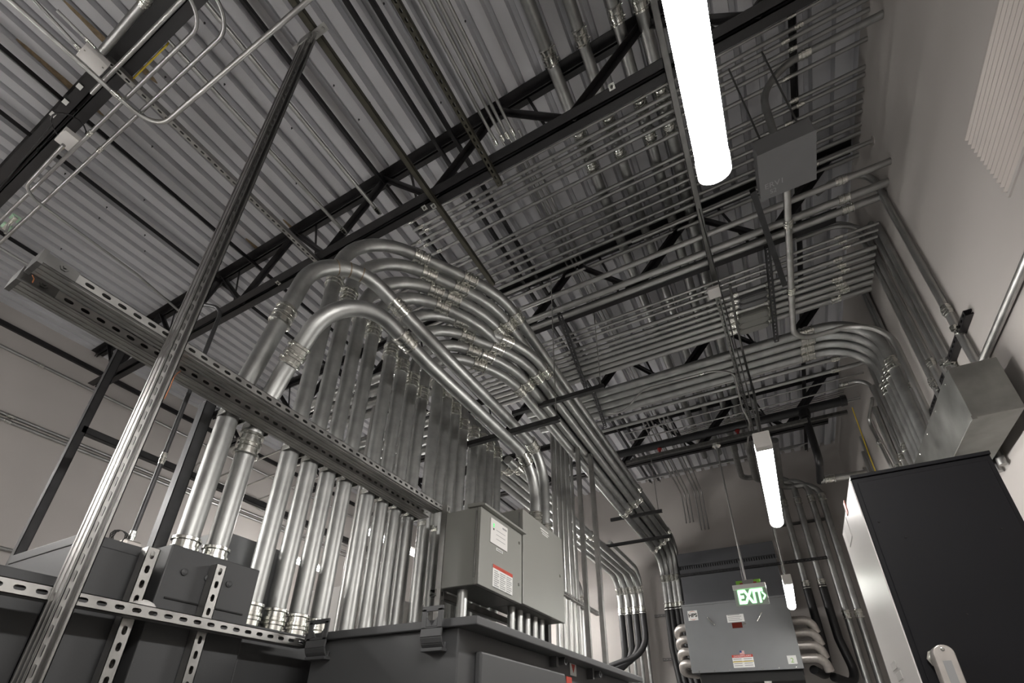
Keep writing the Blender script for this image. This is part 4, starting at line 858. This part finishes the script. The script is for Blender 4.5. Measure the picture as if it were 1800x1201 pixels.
# black cabinet
Yc = 1.85; q = [S(1494, 835.6, Y=Yc), S(1738, 793, Y=Yc)]; xa, xb = q[0].x, q[1].x; ht_ = (q[0].z + q[1].z) / 2; yb = Yc + .595
t = thing('power_cabinet', 'tall black power cabinet with a white side, beside the side wall', 'cabinet', (xa, Yc, HF))
MB().box(xa, xb, Yc + .004, yb, HF + .03, ht_ - .012).build('body', 'cab', t, .003)
MB().box(xa - .002, xb + .002, Yc - .002, yb + .003, ht_ - .013, ht_).build('top_cap', 'cab', t, .002)
MB().box(xa + .012, xb - .012, Yc - .001, Yc + .004, HF + .05, ht_ - .03).build('front_panel', 'cab', t, .002)
sd = MB().box(xa - .004, xa, Yc + .012, yb - .02, HF + .05, ht_ - .012).build('side_panel', 'cabw', t, .001)
MB().box(xa - .003, xa, yb - .02, yb, HF + .05, ht_ - .005).build('edge_strip', 'jbgrey', t)
c = S(1487, 897, X=xa - .005); MB().box(xa - .006, xa - .003, c.y - .03, c.y + .01, c.z - .02, c.z + .03).build('notice', 'orange', sd)
c = S(1488, 925, X=xa - .005); MB().box(xa - .0055, xa - .004, c.y - .05, c.y + .09, c.z - .06, c.z + .02).build('paper_label', 'labelgrey', sd)
for (p1, p2) in (((1570, 1172), (1608, 1190)), ((1580, 1190), (1615, 1201))):
    c1 = S(*p1, X=xa - .005); MB().box(xa - .0055, xa - .004, c1.y - .07, c1.y + .04, c1.z - .012, c1.z + .012).build('paper_label', 'labelgrey', sd)
for (px, py) in [(1545, 918), (1760, 930), (1592, 945), (1700, 1080)]:
    c = S(px, py, Y=Yc - .001); MB().lathe((c.x, Yc - .001, c.z), (0, -1, 0), [(0, .003), (.002, .002)], 8).build('screw', 'gasket', t)
# conduit body on the cabinet
c = S(1668, 1165, Y=Yc - .07)
t = thing('conduit_elbow_body', 'grey cast conduit elbow body hanging on the front of the black cabinet', 'conduit body', (c.x, Yc - .04, c.z))
r_ = .0235; cx = S(1652, 1147, Y=Yc - .07).x; cz = S(1660, 1150, Y=Yc - .07).z; cx = S(1659, 1150, Y=Yc - .075).x
out = [(r_ * math.cos(a), r_ * math.sin(a)) for a in [PI * k_ / 12 for k_ in range(13)]] + [(-r_, -.16), (r_, -.16)]
MB().prism(out, (cx, Yc - .075, cz), (1, 0, 0), (0, 0, 1), (0, 1, 0), .045).build('body', 'alu', t, .004)
cvr = MB().prism([(a * .98, b * .98) for a, b in out], (cx, Yc - .081, cz), (1, 0, 0), (0, 0, 1), (0, 1, 0), .006).build('cover', 'alu', t, .002)
MB().box(cx - .009, cx + .009, Yc - .0822, Yc - .081, cz - .078, cz - .018).build('raised_panel', 'greyink', cvr)
MB().lathe((cx, Yc - .081, cz + .011), (0, -1, 0), [(0, .005), (.002, .005), (.003, .003)], 10).build('cover_screw', 'zinc', cvr)
MB().lathe((cx - .004, Yc - .03, cz - .004), (0, 1, 0), [(0, .021), (.012, .021), (.012, .026), (.022, .026), (.022, .019), (.03, .019)], 8).build('locknut', 'zinc', t)

# ================================================================ RENDER LOOK
w = bpy.data.worlds.new('world'); bpy.context.scene.world = w; w.use_nodes = True
w.node_tree.nodes['Background'].inputs['Color'].default_value = (.5, .5, .55, 1); w.node_tree.nodes['Background'].inputs['Strength'].default_value = .02
sc = bpy.context.scene
sc.view_settings.view_transform = 'Standard'; sc.view_settings.look = 'None'; sc.view_settings.gamma = 1.0; sc.view_settings.use_curve_mapping = False
sc.view_settings.exposure = 1.22
sc.cycles.max_bounces = 8; sc.cycles.diffuse_bounces = 5; sc.cycles.glossy_bounces = 5; sc.cycles.use_denoising = True; sc.cycles.sample_clamp_indirect = 6.0
for o in bpy.data.objects:
    if '_o' in o: del o['_o']
